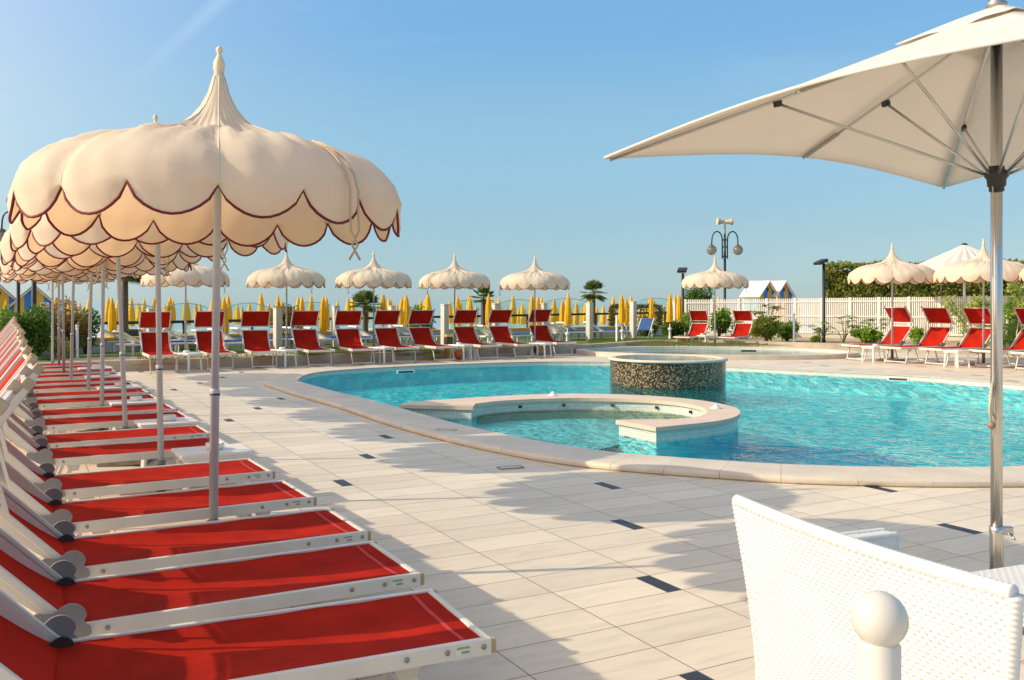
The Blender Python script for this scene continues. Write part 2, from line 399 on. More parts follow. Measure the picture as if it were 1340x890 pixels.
def catmull(pts, k=6, closed=False):
    out = []; n = len(pts); rng = n if closed else n-1
    for i in range(rng):
        g = lambda j: pts[j % n] if closed else pts[max(0, min(n-1, j))]
        p0, p1, p2, p3 = g(i-1), g(i), g(i+1), g(i+2)
        for s in range(k):
            t = s/k
            out.append(tuple(.5*((2*b)+(-a+c)*t+(2*a-5*b+4*c-d)*t*t+(-a+3*b-3*c+d)*t**3) for a, b, c, d in zip(p0, p1, p2, p3)))
    if not closed: out.append(tuple(pts[-1]))
    return out
def offset(pts, d):
    out = []; n = len(pts)
    for i in range(n):
        a, b = pts[max(0, i-1)], pts[min(n-1, i+1)]
        t = (b[0]-a[0], b[1]-a[1]); l = hypot(*t) or 1
        out.append((pts[i][0] - t[1]/l*d, pts[i][1] + t[0]/l*d))
    return out
ORD = ['first','second','third','fourth','fifth','sixth','seventh','eighth','ninth','tenth','eleventh','twelfth','thirteenth',
       'fourteenth','fifteenth','sixteenth','seventeenth','eighteenth','nineteenth','twentieth']

# ------------------------------------------------------------------ ground, pool
near_out = catmull([(-4.43,16.36),(-3.49,14.63),(-2.51,12.99),(-1.47,11.04),(-.685,9.78),(.02,8.86),(.643,8.28),(1.2,7.98),(1.75,7.74),(2.35,7.53),
                    (3.12,7.41),(3.79,7.39),(4.5,7.44),(5.6,7.75),(7.1,8.5),(8.8,10.0),(10.1,12.2)], 5)
near_in = offset(near_out, .64)
far_in = catmull([near_in[-1],(9.5,14.5),(9.16,16.4),(8.83,17.2),(8.08,18.45),(6.5,19.8),(4.94,21.1),(3.7,22.0),(2.28,22.7),(.57,22.8),(-.93,22.2),(-1.98,21.6),
                  (-2.91,20.9),(-3.83,19.98),(-4.2,19.0),(-4.12,17.7),near_in[0]], 5)[1:-1]
pool_loop = near_in + far_in
KB = [(-60,8.0),(-14,16.6),(-8.30,19.8),(-6.66,20.5),(-4.88,21.7),(-2.46,23.4),(-.83,25.0),(1.6,26.6),(3.1,28.2),(4.33,29.9),(5.6,30.2),(7.8,29.4),(9.4,28.2),(11.6,27.0),(14.0,24.6),(16.5,20.5),(19,15),(60,-5)]
S = lambda n, mb, m=None: mb.build(n, m, kind='structure')
b = MB(); b.poly([(-60,-25),(60,-25),(60,-5)] + KB[::-1][1:-1] + [(-60,8.0)], 0, None, holes=[pool_loop])
S('deck', b, TILE)
# terrace beyond the kerb, lawn strip and planting bed
b = MB(); b.poly([(p[0], p[1]) for p in KB] + [(60,34),(22,34),(4.9,39.5),(-2,38.5),(-16,30),(-60,22)], .14); S('lawn', b, LAWN)
b = MB(); b.poly([(7.2,29.9),(9.4,28.4),(11.6,27.2),(14.2,24.8),(16.8,20.7),(25,20.7),(25,31),(16,32.2),(12,34.2),(7.4,37)], .145); S('planting_bed', b, SOIL)
b = MB(); b.poly([(-9.9,20.2),(-6.6,21.1),(-4.8,22.4),(-6.3,24.6),(-11,21.8)], .146); S('gravel_strip', b, SAND)
# kerb: a low rendered band
b = MB(); kc = catmull([(p[0], p[1]) for p in KB[1:-1]], 5); ko = offset(kc, .25)
b.poly(kc + ko[::-1], -.02, .235); S('kerb', b, KERB)
# beach and sea
b = MB(); b.poly([(-60,22),(-16,30),(-2,38.5),(4.9,39.5),(22,34),(60,34),(300,34),(300,44),(-300,44),(-300,22)], -.45)
b.grid(lambda u, v: (-300+600*u, 44+62*v, -.45-1.4*v), 30, 8, False); S('beach', b, SAND)
b = MB(); b.poly([(-9000,97),(9000,97),(9000,15000),(-9000,15000)], -1.62)
SEA = mat('sea_water', (.20,.36,.42), .12, noise=.12, nscale=.02, bump=.12, bscale=1.2); S('sea', b, SEA)
b = MB(); b.poly([(-300,-25),(-60,-25),(-60,22),(-300,22)], -.02); b.poly([(60,-25),(300,-25),(300,34),(60,34)], -.02); S('ground', b, SAND)

# pool shell
b = MB().use(WALLT); b.wall(pool_loop, -.12, 0, True, True); b.use(FLOORT); b.wall(pool_loop, -1.35, -.12, True, True); S('pool_wall', b)
b = MB(); b.poly(pool_loop, -.44, uv=True); S('pool_floor', b, FLOORT)
b = MB(); b.poly(pool_loop, -.09); S('pool_water', b, WATER)
b = MB(); c0 = (3.1, 11.2)
b.poly([(c0[0]+1.75*cos(a*pi/20), c0[1]+1.2*sin(a*pi/20)) for a in range(40)], -.435); S('pool_blue_oval', b, DEEPT)  # dark blue oval lying flat on the pool floor
# coping slabs on the near side (rounded outer edge)
b = MB(); n = len(near_out)-1; seg = 5
for k in range(0, n, 4):
    e = min(k+4, n); o_, i_ = near_out[k:e+1], near_in[k:e+1]
    def sh(p, q, f): return (p[0]+(q[0]-p[0])*f, p[1]+(q[1]-p[1])*f)
    o_ = [sh(o_[0], o_[1], .012)] + list(o_[1:-1]) + [sh(o_[-1], o_[-2], .012)]
    i_ = [sh(i_[0], i_[1], .012)] + list(i_[1:-1]) + [sh(i_[-1], i_[-2], .012)]
    prof = [(0.03,.0),(0.005,.012),(0,.028),(.006,.046),(.03,.058),(.1,.062),(.97,.058),(1.02,.05),(1.03,.03),(1.03,-.03),(1.0,-.03)]
    rows = []
    for (f, z) in prof: rows.append([(p[0]+(q[0]-p[0])*f, p[1]+(q[1]-p[1])*f, z+.001*random.random()) for p, q in zip(o_, i_)])
    m_ = len(o_); vs = [p for r in rows for p in r]; fs = [(r*m_+c, r*m_+c+1, (r+1)*m_+c+1, (r+1)*m_+c) for r in range(len(rows)-1) for c in range(m_-1)]
    fs += [tuple(r*m_ for r in range(len(rows))), tuple(r*m_+m_-1 for r in range(len(rows)-1, -1, -1))]
    b.add(vs, fs)
o = S('pool_coping', b, STONE); smooth_angle(o, 40)
fl = [near_in[-1]] + far_in + [near_in[0]]
b = MB(); b.poly(fl + offset(fl, -.42)[::-1], -.02, .012); S('pool_border', b, mat('pale_border_stone', (.64,.55,.44), .6, noise=.08, nscale=2))
# skimmer openings and jets in the far wall
for (x, y) in [(531,487.5),(1175,497)]:
    p = P(x, y-1, -.03); t = thing('skimmer', f'{"left" if x<800 else "right"} slot shaped skimmer opening in the far pool wall', 'skimmer', (p.x, p.y-.03 if x < 800 else p.y-.02, -.03), R(30 if x < 800 else -38), 'skimmers in the pool wall')
    MB().box((0,-.01,0), (.42,.03,.075), bev=.006).build('frame', WPLAST, t); MB().box((0,-.027,0), (.34,.012,.035)).build('opening', BLACKPL, t)

# horseshoe whirlpool wall
ho = catmull([(-1.45,12.95),(-.73,13.42),(0,13.85),(.62,14.08),(1.4,14.07),(2.15,13.75),(2.7,13.15),(2.95,12.35),(2.85,11.6),(2.45,10.95),(1.63,10.37)], 6)
hi = catmull([(1.28,10.97),(1.62,11.02),(2.0,11.08),(2.35,11.35),(2.55,11.85),(2.55,12.45),(2.25,13.05),(1.7,13.4),(1.0,13.52),(.3,13.38),(-.2,13.12),(-.49,12.82)], 6)
hp = ho + hi + [(-.55,12.42),(-1.55,12.68)]
t = thing('whirlpool_wall', 'low horseshoe shaped whirlpool wall with stone cap standing in the pool', 'pool wall')
b = MB().use(WALLT); b.wall(hp, -.11, .035, True, True); b.use(FLOORT); b.wall(hp, -1.3, -.11, True, True); b.build('mosaic_side', None, t)
b = MB(); cx, cy = .9, 12.3
ho2 = offset(ho, .03); hi2 = offset(hi, .03)
hp2 = ho2 + [(1.62,10.33),(1.24,10.97)] + hi2 + [(-.50,12.80),(-.53,12.39),(-1.55,12.62)]
b.poly(hp2, .036, .085); b.build('stone_cap', mat('pink_stone_cap', (.68,.54,.42), .55, noise=.07, nscale=4), t)
for i in range(9):
    q = hi[8+i*6]; MB().box((q[0]+(cx-q[0])*.012, q[1]+(cy-q[1])*.012, -.02), (.035,.035,.035), atan2(cy-q[1], cx-q[0])).build('jet_nozzle', BLACKPL, t)
b = MB(); bi = [(cx+(p[0]-cx)*.93, cy+(p[1]-cy)*.93) for p in hi[6:]]
b.poly(list(hi[6:]) + bi[::-1], -.6, -.105); b.build('waterline_band', mat('tan_band', (.42,.26,.12), .5, noise=.2, nscale=30), t)  # tan band along the inner wall, its top just under the water
b = MB(); b.poly(hi + [(-.55,12.42),(-1.1,12.3),(-.2,11.3),(.9,10.5)], -.21, uv=True); tag(b.build('whirlpool_floor', mat('pale_aqua_mosaic', (.42,.82,.82), .4, noise=.12, nscale=3)), kind='structure')
for px, py in ((723.5,517.5),(937,534)):
    q = P(px, py, .09); t2 = thing('air_valve', f'small white dome valve on the {"far" if px<800 else "right"} part of the whirlpool cap', 'valve', q, 0, 'valves on the whirlpool cap')
    MB().lathe([(.055,-.008),(.055,.012),(.04,.03),(.018,.045),(.018,.06),(0,.062)], 14).build('dome', WPLAST, t2)
    MB().lathe([(.075,-.004),(.075,.004),(.06,.008)], 14, cap=True).build('flange', WPLAST, t2)

# round mosaic spa basin
t = thing('spa_basin', 'round raised spa basin clad in brown and gold mosaic in the pool', 'spa', (3.05,18.0,0))
MB().use(DRUM).lathe([(1.12,-1.3),(1.12,-.09),(1.12,.36)], 72, uvm=True).build('mosaic_wall', None, t)
MB().lathe([(1.12,.362),(1.155,.365),(1.16,.385),(1.15,.405),(1.10,.412),(1.02,.41),(1.0,.395),(1.0,.0)], 72).build('rim', STONE, t)
b = MB(); b.lathe([(1.0,.395),(.6,.397),(0,.398)], 72); b.build('water_surface', WATERS, t)
b = MB(); b.poly([(1.0*cos(a*pi/24), 1.0*sin(a*pi/24)) for a in range(48)], .05); b.build('basin_floor', mat('pale_blue_basin', (.55,.72,.72), .5), t)

# shallow children's pool behind
kc_, ka, kb_ = (5.75, 26.1), 3.9, 2.45
def ell(f, n=64, w_=0): return [(kc_[0]+(ka*f+w_)*cos(2*pi*i/n), kc_[1]+(kb_*f+w_)*sin(2*pi*i/n) - .10*(ka*f)*cos(2*pi*i/n)) for i in range(n)]
t = thing('paddling_pool', 'shallow oval paddling pool with pale raised rim behind the round spa', 'paddling pool')
b = MB(); b.poly(ell(1), .0, .12, holes=[ell(1, w_=-.30)]); b.build('rim', STONE, t)
b = MB().use(WALLT); b.wall(ell(1, w_=-.305), 0.01, .115, True, True); b.build('inner_wall', None, t)
b = MB(); b.poly(ell(1, w_=-.31), .045); b.build('water_surface', WATERS, t)
b = MB(); b.poly(ell(1, w_=-.31), .012); b.build('pool_bottom', mat('pale_cream_basin', (.66,.68,.60), .5), t)
b = MB(); p = P(995,463.5,.09); b.box((p.x+.05, p.y+1.42, .10), (.42,.03,.05), R(-6)); b.build('skimmer', BLACKPL, t)

# ------------------------------------------------------------------ scalloped parasols
def make_parasol():
    root = thing('scalloped_parasol', 'x', 'parasol')
    prof = [(.016,2.80),(.028,2.71),(.052,2.62),(.088,2.545),(.135,2.485),(.19,2.435),(.25,2.400),(.32,2.376),(.42,2.356),(.52,2.335),(.62,2.308),(.71,2.274),(.79,2.232),(.85,2.182),(.893,2.130),(.915,2.08),(.925,2.035)]
    NS, SUB = 16, 10; NA = NS*SUB
    rnd = [random.uniform(-1,1) for _ in range(40)]
    FOLDS = [(.0055*random.uniform(.5,1.3), random.choice([11,17,23,29,37,7]), random.uniform(0,6), random.uniform(-.6,.6), random.uniform(.35,1)) for _ in range(10)]
    def pt(j, i):
        th = 2*pi*i/NA + pi/8*0 - pi/2
        sp = (i / (2*SUB)) % 1.0                # place across a panel, seams at 0
        puff = sin(pi*sp)**.55
        sc = (i / SUB) % 1.0
        if j < len(prof): r, z = prof[j]; t = j/(len(prof)-1)
        else: r, z = prof[-1]; t = 1
        w_ = max(0, (t-.38)/.62)
        r2 = r*(1 + (.042*puff-.014)*w_*min(1, .4+w_)) ; z2 = z - .022*(1-puff)*w_ + .012*puff*w_
        if 5 <= j <= 9:                         # small tent folds where the spire meets the dome
            z2 += (-.016 if j in (6,7,8) else -.006)*(sin(pi*sp)**2) + .012*cos(pi*sp*2)*(1 if j in (6,7) else .4)
        dents = .007*sin(5.1*th+j*1.3+rnd[i//20])*sin(j*.9+rnd[(i//SUB) % 16])*w_
        r2 += dents
        fold = sum(A_*sin(k_*th + p_ + 2.2*j*q_)*math.exp(-((t-c_)/.16)**2) for A_, k_, p_, q_, c_ in FOLDS)
        z2 += fold*(1 if j > 3 else 0); r2 += .5*fold*w_
        r2 += .010*sin(pi*sp*2)*math.exp(-((sp-.5)/.3)**2)*sin(j*.8+rnd[i//20])*w_
        if j >= len(prof):
            kk = (j-len(prof)+1)/4
            hem = 2.005 - .135*sin(pi*sc)**.62
            z2 = (prof[-1][1]-.022*(1-puff)) + (hem-(prof[-1][1]-.022*(1-puff)))*kk
            r2 -= .012*kk*kk*(1+sin(pi*sc)) - .010*sin(pi*sc)*kk
        return Vector((r2*cos(th), r2*sin(th), z2))
    J = len(prof)+4
    b = MB(); vs = [pt(j, i) for j in range(J) for i in range(NA)]
    fs = [(j*NA+i, j*NA+(i+1) % NA, (j+1)*NA+(i+1) % NA, (j+1)*NA+i) for j in range(J-1) for i in range(NA)]
    b.add(vs, fs, True); can = b.build('canopy', CREAM, root)
    b = MB(); b.tube([pt(J-1, i) for i in range(NA)], .0068, 6, closed=True); b.build('piping', MAROON, can)
    b = MB()
    for k in range(8):
        b.tube([pt(j, k*2*SUB)*1.0 for j in range(1, J-1)], .004, 5)
    b.build('seam', mat('cream_seam', (.74,.65,.51), .85), can)
    MB().lathe([(.024,2.735),(.028,2.75),(.029,2.785),(.024,2.80),(.013,2.822),(.010,2.836),(.016,2.845),(.018,2.857),(.014,2.868),(.005,2.876),(0,2.876)], 14).build('finial', mat('ivory_finial', (.72,.60,.40), .5), root)
    MB().lathe([(.0195,.98),(.0195,2.73)], 14, cap=True).build('pole', GREYP, root)
    b = MB().use(GREYP); b.lathe([(.0225,.28),(.0225,.99),(.025,.992),(.025,1.03),(.022,1.035)], 14, cap=True)
    b.use(DARKM); b.lathe([(.0262,1.0),(.0262,1.010)], 14, cap=True); b.build('lower_pole', None, root)
    b = MB().use(mat('dull_zinc', (.22,.21,.21), .5, .6)); b.lathe([(.032,.03),(.032,.31),(.036,.312),(.036,.33),(.028,.332)], 14, cap=True)
    b.tube([(.03,0,.27),(.065,0,.27)], .008, 6); b.build('base_socket', None, root)
    MB().box((0,0,.028), (.42,.42,.05), bev=.012).build('base_plate', mat('grey_cement_base', (.25,.23,.20), .8, noise=.2, bump=.4), root)
    MB().lathe([(.034,2.18),(.04,2.20),(.04,2.24),(.03,2.25)], 12, cap=True).build('runner', WPLAST, root)
    for k in range(8):
        a = k*pi/4 - pi/2; c_, s_ = cos(a), sin(a)
        pts = [(r*.975*c_, r*.975*s_, z-.045) for r, z in [(.04,2.42),(.32,2.37),(.52,2.33),(.71,2.265),(.85,2.175),(.893,2.12),(.91,2.04)]]
        rb = MB().tube(pts, .005, 5).build('rib', ALU, root)
        MB().tube([(.04*c_, .04*s_, 2.21), (.52*c_, .52*s_, 2.275)], .004, 5).build('strut', ALU, rb)
    b = MB()
    for s_, ph in ((0, -.93), (.035, -.91)):
        a = ph + s_; ca, sa = cos(a), sin(a)
        b.tube([(.71*ca,.71*sa,2.292),(.80*ca,.80*sa,2.252),(.865*ca,.865*sa,2.20),(.935*ca,.935*sa,2.12),(.965*ca,.965*sa,2.03),(.965*ca+.01*s_,.965*sa,1.93),(.97*cos(ph+.02)+.012*(1 if s_ else -1),.97*sin(ph+.02),1.84),
                (.97*cos(ph+.02)-.02*(1 if s_ else -1),.97*sin(ph+.02),1.77),(.97*cos(ph+.02)+.018*(1 if s_ else -1),.97*sin(ph+.02),1.70)], .0055, 6)
    b.build('tie_cord', mat('tan_cord', (.50,.40,.26), .8), root)
    return root
PAR = make_parasol(); first = [True]
def parasol(loc, rz, label, group, tilt=(0,0), s=1.0, wide=1.0):
    o = place(PAR, first[0], loc, rz, label, group, tilt, s); first[0] = False; o.scale = (s*wide, s*wide, s); return o
LROW = [(-1.60,4.9),(-2.58,6.75),(-3.59,8.55),(-4.61,10.3),(-5.53,11.95),(-6.5,13.5),(-7.3,14.95),(-8.2,16.6),(-8.95,17.85)]
for i, (x, y) in enumerate(LROW):
    lb = ('largest cream scalloped parasol over the red sunbeds, nearest the camera' if i == 0 else
          'cream scalloped parasol, farthest back in the left row' if i == 8 else f'cream scalloped parasol, {ORD[i]} from the camera in the left row')
    parasol((x, y, 0), R(18) if i == 0 else random.uniform(-.35,.35), lb, 'scalloped parasols over the left sunbed row',
            (R(random.uniform(-.6,.6)), R([.7,-.8,-2.3,.8,1.8,1.4,-.6,0,0][i])), wide=1.035 if i == 0 else 1.0)
BROW = [(243,22.1,1.0),(375,23.9,1.0),(489,24.6,1.0),(595,25.9,1.0),(700,25.9,.985)]
BN = ['between the two leftmost back row sunbeds','behind the brown bush and fourth back row sunbed','fifth','sixth','seventh']
for i, (x, Z, s) in enumerate(BROW):
    parasol(G(x, Z), random.uniform(0,6), f'cream scalloped parasol behind the pool, {ORD[i]} from the left in the back row', 'scalloped parasols over the back sunbed row', s=s, wide=1.07)
parasol(G(935.5, 29.2, .0), 1.1, 'cream scalloped parasol over the two sunbeds in front of the double globe lamp', 'scalloped parasols over the far right sunbeds', s=1.03, wide=1.07)
for i, (x, Z) in enumerate(((1167.5,23.2),(1287,21.6),(1408,20.0))):
    parasol(G(x, Z), 2+i, ['cream scalloped parasol in front of the white fence, left of the right hand group','cream scalloped parasol just left of the steel pole by the fence','cream scalloped parasol cut off by the right edge of the photo'][i], 'scalloped parasols over the far right sunbeds', s=1.04, wide=1.09)

# ------------------------------------------------------------------ sunbeds
def make_sunbed():
    root = thing('sunbed', 'x', 'sunbed')
    W = .285; HX = -1.30; AL = R(46); LB = .60
    def bk(t, off=0): return (HX - cos(AL)*t + sin(AL)*off, .345 + sin(AL)*t + cos(AL)*off)
    fr = MB()
    for s in (-1, 1):
        fr.box((HX/2+.0, s*W, .342), (-HX, .024, .056), bev=.004)
    fr.box((-.012,0,.345), (.024, 2*W-.024, .045), bev=.004); fr.box((-.62,0,.318), (.03, 2*W-.024, .02)); fr.box((HX+.03,0,.325), (.03, 2*W-.024, .03))
    frame = fr.build('seat_frame', WHITEF, root)
    for s in (-1, 1): MB().box((.008, s*W, .342), (.018,.026,.05), bev=.005).build('end_cap', TANPL, frame)
    for s in (-1, 1):
        for x in (-.03, -.16, -.30, -1.2):
            b = MB()
            b.lathe([(.009,0),(.009,.004),(.005,.007),(0,.007)], 8)
            k = len(b.v) - 32
            for q in range(k, len(b.v)):
                vx, vy, vz = b.v[q]; b.v[q] = (x+vx, s*(W+.012)+s*vz, .345+vy)
            b.build('bolt', mat('bolt_steel', (.3,.29,.28), .35, .8), frame)
    # little maker's sticker: coloured bar and grey marks, no readable letters in the photo either
    b = MB().use(mat('sticker_white', (.75,.74,.68), .5))
    b.box((-.105, -W-.0128, .345), (.052, .0015, .03)); b.use(mat('sticker_green', (.25,.40,.22), .5)); b.box((-.105, -W-.0142, .353), (.046,.001,.008))
    b.use(mat('sticker_grey', (.3,.3,.3), .5)); b.box((-.097, -W-.0142, .338), (.028,.001,.008)); b.build('sticker', None, frame)
    def seatf(u, v):
        x = HX-.02 + u*(-HX-.005); y = (v-.5)*2*(W-.010)
        z = .362 - .020*sin(pi*v)*min(1, sin(pi*min(1, max(0, u)))*2.2) + .0022*sin(25*u+7*v)*sin(9*v+3*u) - .004*math.exp(-((u-.30)/.06)**2)*sin(pi*v)
        return (x, y, z)
    b = MB().use(REDF); b.grid(seatf, 36, 10); b.use(REDH)
    b.grid(lambda u, v: tuple(Vector(seatf(.945+.012*u, v))+Vector((0,0,.0018))), 1, 10)
    seat = b.build('seat', None, root)
    # backrest: straight rail, curved web plate, fabric following the web
    def web(t): return bk(t, -.046*sin(pi*min(1, t/LB))**.9)
    b = MB()
    for s in (-1, 1):
        a, c = bk(.0), bk(LB)
        b.bar((a[0], s*W, a[1]), (c[0], s*W, c[1]), .030, .022, up=(0,1,0), bev=.004)
        n_ = 12; top = [bk(LB*i/n_, -.006) for i in range(n_+1)]; bot = [web(LB*i/n_) for i in range(n_+1)]
        b.prism_xz(top + bot[::-1], s*(W-.016)-.004, s*(W-.016)+.004)
    c = bk(LB-.01); b.bar((c[0], -W, c[1]), (c[0], W, c[1]), .02, .02); b.build('back_frame', WHITEF, root)
    def backf(u, v):
        t = u*(LB-.01); x, z = web(t); d = -.028*sin(pi*v)*sin(pi*u)**.7 + .003*sin(11*u+4*v)*sin(9*v)
        return (x + sin(AL)*d + .004, (v-.5)*2*(W-.018), z + cos(AL)*d + .004)
    b = MB(); b.grid(backf, 16, 10); b.build('backrest', REDF, root)
    for s in (-1, 1):
        g = [(.055,-.012),(.06,.02),(.035,.048),(.045,.075),(.03,.108),(-.005,.128),(-.045,.122),(-.075,.098),(-.10,.095),(-.135,.108),(-.155,.098),(-.15,.07),(-.10,.03),(-.03,-.01)]
        out = [(HX+p[0]*.84-.005, .342+p[1]*.84) for p in catmull([(q[0], q[1]) for q in g], 3, True)]
        hp_ = MB().prism_xz(out, s*(W+.014), s*(W+.026)).build('hinge_plate', GREYPL, root)
        inn = [(HX+.0+p[0]*.6, .325+p[1]*.55) for p in catmull([(q[0], q[1]) for q in g], 2, True)]
        MB().prism_xz(inn, s*(W-.035), s*(W-.045)).build('inner_cam', BLACKPL, hp_)
    # canopy
    base = bk(LB); ln = R(36)
    def cn(t, o=0): return (base[0]+.0+sin(ln)*t + cos(ln)*o, base[1]+.075+cos(ln)*t - sin(ln)*o)
    CL = .44; b = MB()
    for s in (-1, 1):
        a, c = cn(-.01), cn(CL); b.bar((a[0], s*(W+.02), a[1]), (c[0], s*(W+.02), c[1]), .036, .022, up=(0,1,0), bev=.004)
        a2 = bk(LB*.62); c2 = cn(CL*.30); b.bar((a2[0], s*(W+.032), a2[1]), (c2[0], s*(W+.034), c2[1]), .022, .008, up=(0,1,0))
    for t_ in (0.0, CL-.005):
        a = cn(t_); b.bar((a[0], -W-.01, a[1]), (a[0], W+.01, a[1]), .014, .014)
    cf = b.build('canopy_frame', WHITEF, root)
    for s in (-1, 1):
        b = MB(); a, c = cn(CL-.005), cn(CL+.035); b.bar((a[0], s*(W+.02), a[1]), (c[0], s*(W+.02), c[1]), .040, .026, up=(0,1,0), bev=.006)
        b.build('end_cap', mat('ivory_end_cap', (.50,.38,.25), .6, noise=.1), cf)
    def cnf(u, v):
        p = cn(.012+(CL-.02)*u, -.012*sin(pi*v)*sin(pi*u)); return (p[0], (v-.5)*2*(W+.005), p[1])
    MB().grid(cnf, 8, 8).build('canopy', REDF, root)
    # legs
    def leg(x0, x1, name):
        b = MB(); 
        for s in (-1, 1): b.bar((x0, s*(W-.03), .33), (x1, s*(W-.035), .012), .028, .018, up=(0,1,0), bev=.003)
        b.bar((x1-.0*(x1-x0), -W+.04, .045), (x1, W-.04, .045), .02, .02); 
        b.bar((x0, -W+.035, .315), (x0, W-.035, .315), .02, .02)
        l = b.build(name, WHITEF, root)
        for s in (-1, 1):
            MB().box((x1, s*(W-.035), .008), (.032,.034,.016), bev=.003).build('rubber_foot', GREYPL, l)
            MB().prism_xz([(x0-.05,.325),(x0+.05,.325),(x0+.03,.27),(x0-.03,.27)], s*(W-.012), s*(W-.008)).build('bracket', ALU, l)
    leg(-.29, -.17, 'leg_frame'); leg(-1.13, -1.26, 'leg_frame')
    return root
BED = make_sunbed(); bfirst = [True]
def sunbed(foot, ang, label, group, s=1):
    o = place(BED, bfirst[0], (foot[0], foot[1], 0), ang, label, group, s=s); bfirst[0] = False; return o
# left row: near foot corner of each bed
LB_ = [(.30,2.08,25),(-.07,3.09,25),(-.383,3.83,28.5),(-.713,4.53,29.5),(-1.15,5.32,30),(-1.60,6.13,30),(-2.20,7.22,30),(-2.60,7.93,30),(-3.16,9.0,30),(-3.56,9.72,30),(-4.14,10.75,30),(-4.55,11.5,30),
       (-5.1,12.45,30),(-5.5,13.2,30),(-6.05,14.2,30),(-6.45,14.95,30),(-7.0,15.95,30),(-7.4,16.7,30)]
for i, (x, y, a) in enumerate(LB_):
    a_ = R(a+random.uniform(-.5,.5)) if i > 3 else R(a)
    c = (x - sin(a_)*.29, y + cos(a_)*.29)
    lb = 'empty red sunbed just outside the lower left corner of the frame' if i == 0 else 'red sunbed filling the bottom left corner, nearest the camera' if i == 1 else \
        f'red sunbed with white frame, {ORD[i-1]} from the camera in the left row' if i < 17 else 'red sunbed with white frame, farthest back in the left row'
    sunbed(c, a_, lb, 'red sunbeds in the left row under the parasols')
# back row: front feet midpoint px -> foot centre
BK = [(215,488.3),(289,484.6),(346.5,482.2),(419.3,479.6),(476,477.6),(531,475.1),(582,473.2),(639.5,470.6),(686.8,469),(738.2,466.2)]
for i, (x, y) in enumerate(BK):
    p = P(x, y); a_ = R(-64 - random.uniform(-3,3)) if i else R(-62)
    c = (p.x+.17*cos(a_), p.y+.17*sin(a_))
    sunbed(c, a_, f'red sunbed with raised canopy behind the pool, {ORD[i]} from the left in the back row', 'red sunbeds in the row behind the pool', 1.06)
for i, (x, y, a) in enumerate([(894.3,455,238),(953,455.6,237)]):
    p = P(x, y, 0); a_ = R(a); sunbed((p.x+.17*cos(a_), p.y+.17*sin(a_)), a_, f'{"left" if i==0 else "right"} one of the two red sunbeds beside the small parasol in the middle distance', 'two red sunbeds by the paddling pool')
for i, (x, y) in enumerate([(1115.5,472),(1168,475.8),(1220.7,478.4),(1287,481.6),(1342,485.5)]):
    p = P(x+3, y); a_ = R(208 + random.uniform(-3,3)); sunbed((p.x+.17*cos(a_), p.y+.17*sin(a_)), a_,
        f'bright red sunbed before the white fence on the right, {ORD[i]} from the left', 'bright red sunbeds before the white fence', 1.12)

# small tables and ashtrays
def make_table():
    root = thing('side_table', 'x', 'side table')
    t = MB(); t.box((0,0,.385), (.52,.40,.028), bev=.010); t.box((0,0,.358), (.47,.35,.028), bev=.006); t.build('table_top', WPLAST, root)
    for sx in (-1,1):
        for sy in (-1,1):
            MB().bar((sx*.20, sy*.14, .36), (sx*.225, sy*.165, 0), .045, .035, bev=.008).build('leg', WPLAST, root)
    return root
TAB = make_table(); tf = [True]
def table(p, rz, label, group):
    o = place(TAB, tf[0], (p[0], p[1], 0), rz, label, group); tf[0] = False; return o
ASH = MB(); ASH.lathe([(.0,.0),(.05,.0),(.062,.006),(.066,.045),(.060,.05),(.052,.042),(.048,.012),(0,.010)], 18)
ASH = ASH.build('ashtray', WPLAST); af = [True]
def ash(p, label):
    global ASH
    o = ASH if af[0] else ASH.copy()
    if not af[0]: COL.objects.link(o)
    af[0] = False; o.location = (p[0], p[1], .400); tag(o, label, 'ashtray', 'ashtrays on the side tables')
for i, (x, y) in enumerate([(-2.24,6.85),(-3.2,8.5),(-4.2,10.2),(-5.13,11.95),(-6.1,13.7),(-7.0,15.4)]):
    table((x, y), R(30), f'low white table between left row sunbeds, {ORD[i]} from the camera', 'white side tables in the left row')
    ash((x+.02, y), f'round white ashtray on the {ORD[i]} left row table from the camera')
for i, (x, y, z_) in enumerate([(247,486,0),(372,480,0),(438,478.6,0),(500,475.5,0),(603,471,0),(708,468,0)]):
    if i == 2: continue
    p = P(x, y); table(p, R(-35), f'white side table between back row sunbeds, {ORD[[0,1,9,2,3,4][i]]} from the left', 'white side tables in the back row')
    if i in (0,1,4): ash((p.x-.05, p.y), f'round white ashtray on the {["first","second","","","fourth"][i]} back row table from the left')
p = P(925,454.5); table(p, R(32), 'white side table between the two sunbeds beside the small middle parasol', 'white side tables before the fence'); ash((p.x-.15, p.y), 'round white ashtray on the table between the two middle distance sunbeds')
for i, (x, y) in enumerate([(1143,474),(1252,481)]):
    p = P(x, y); table(p, R(32), f'white side table between bright red sunbeds before the fence, {"left" if i==0 else "right"} one', 'white side tables before the fence')
    if i == 0: ash((p.x+.05, p.y), 'round white ashtray on the left table before the white fence')

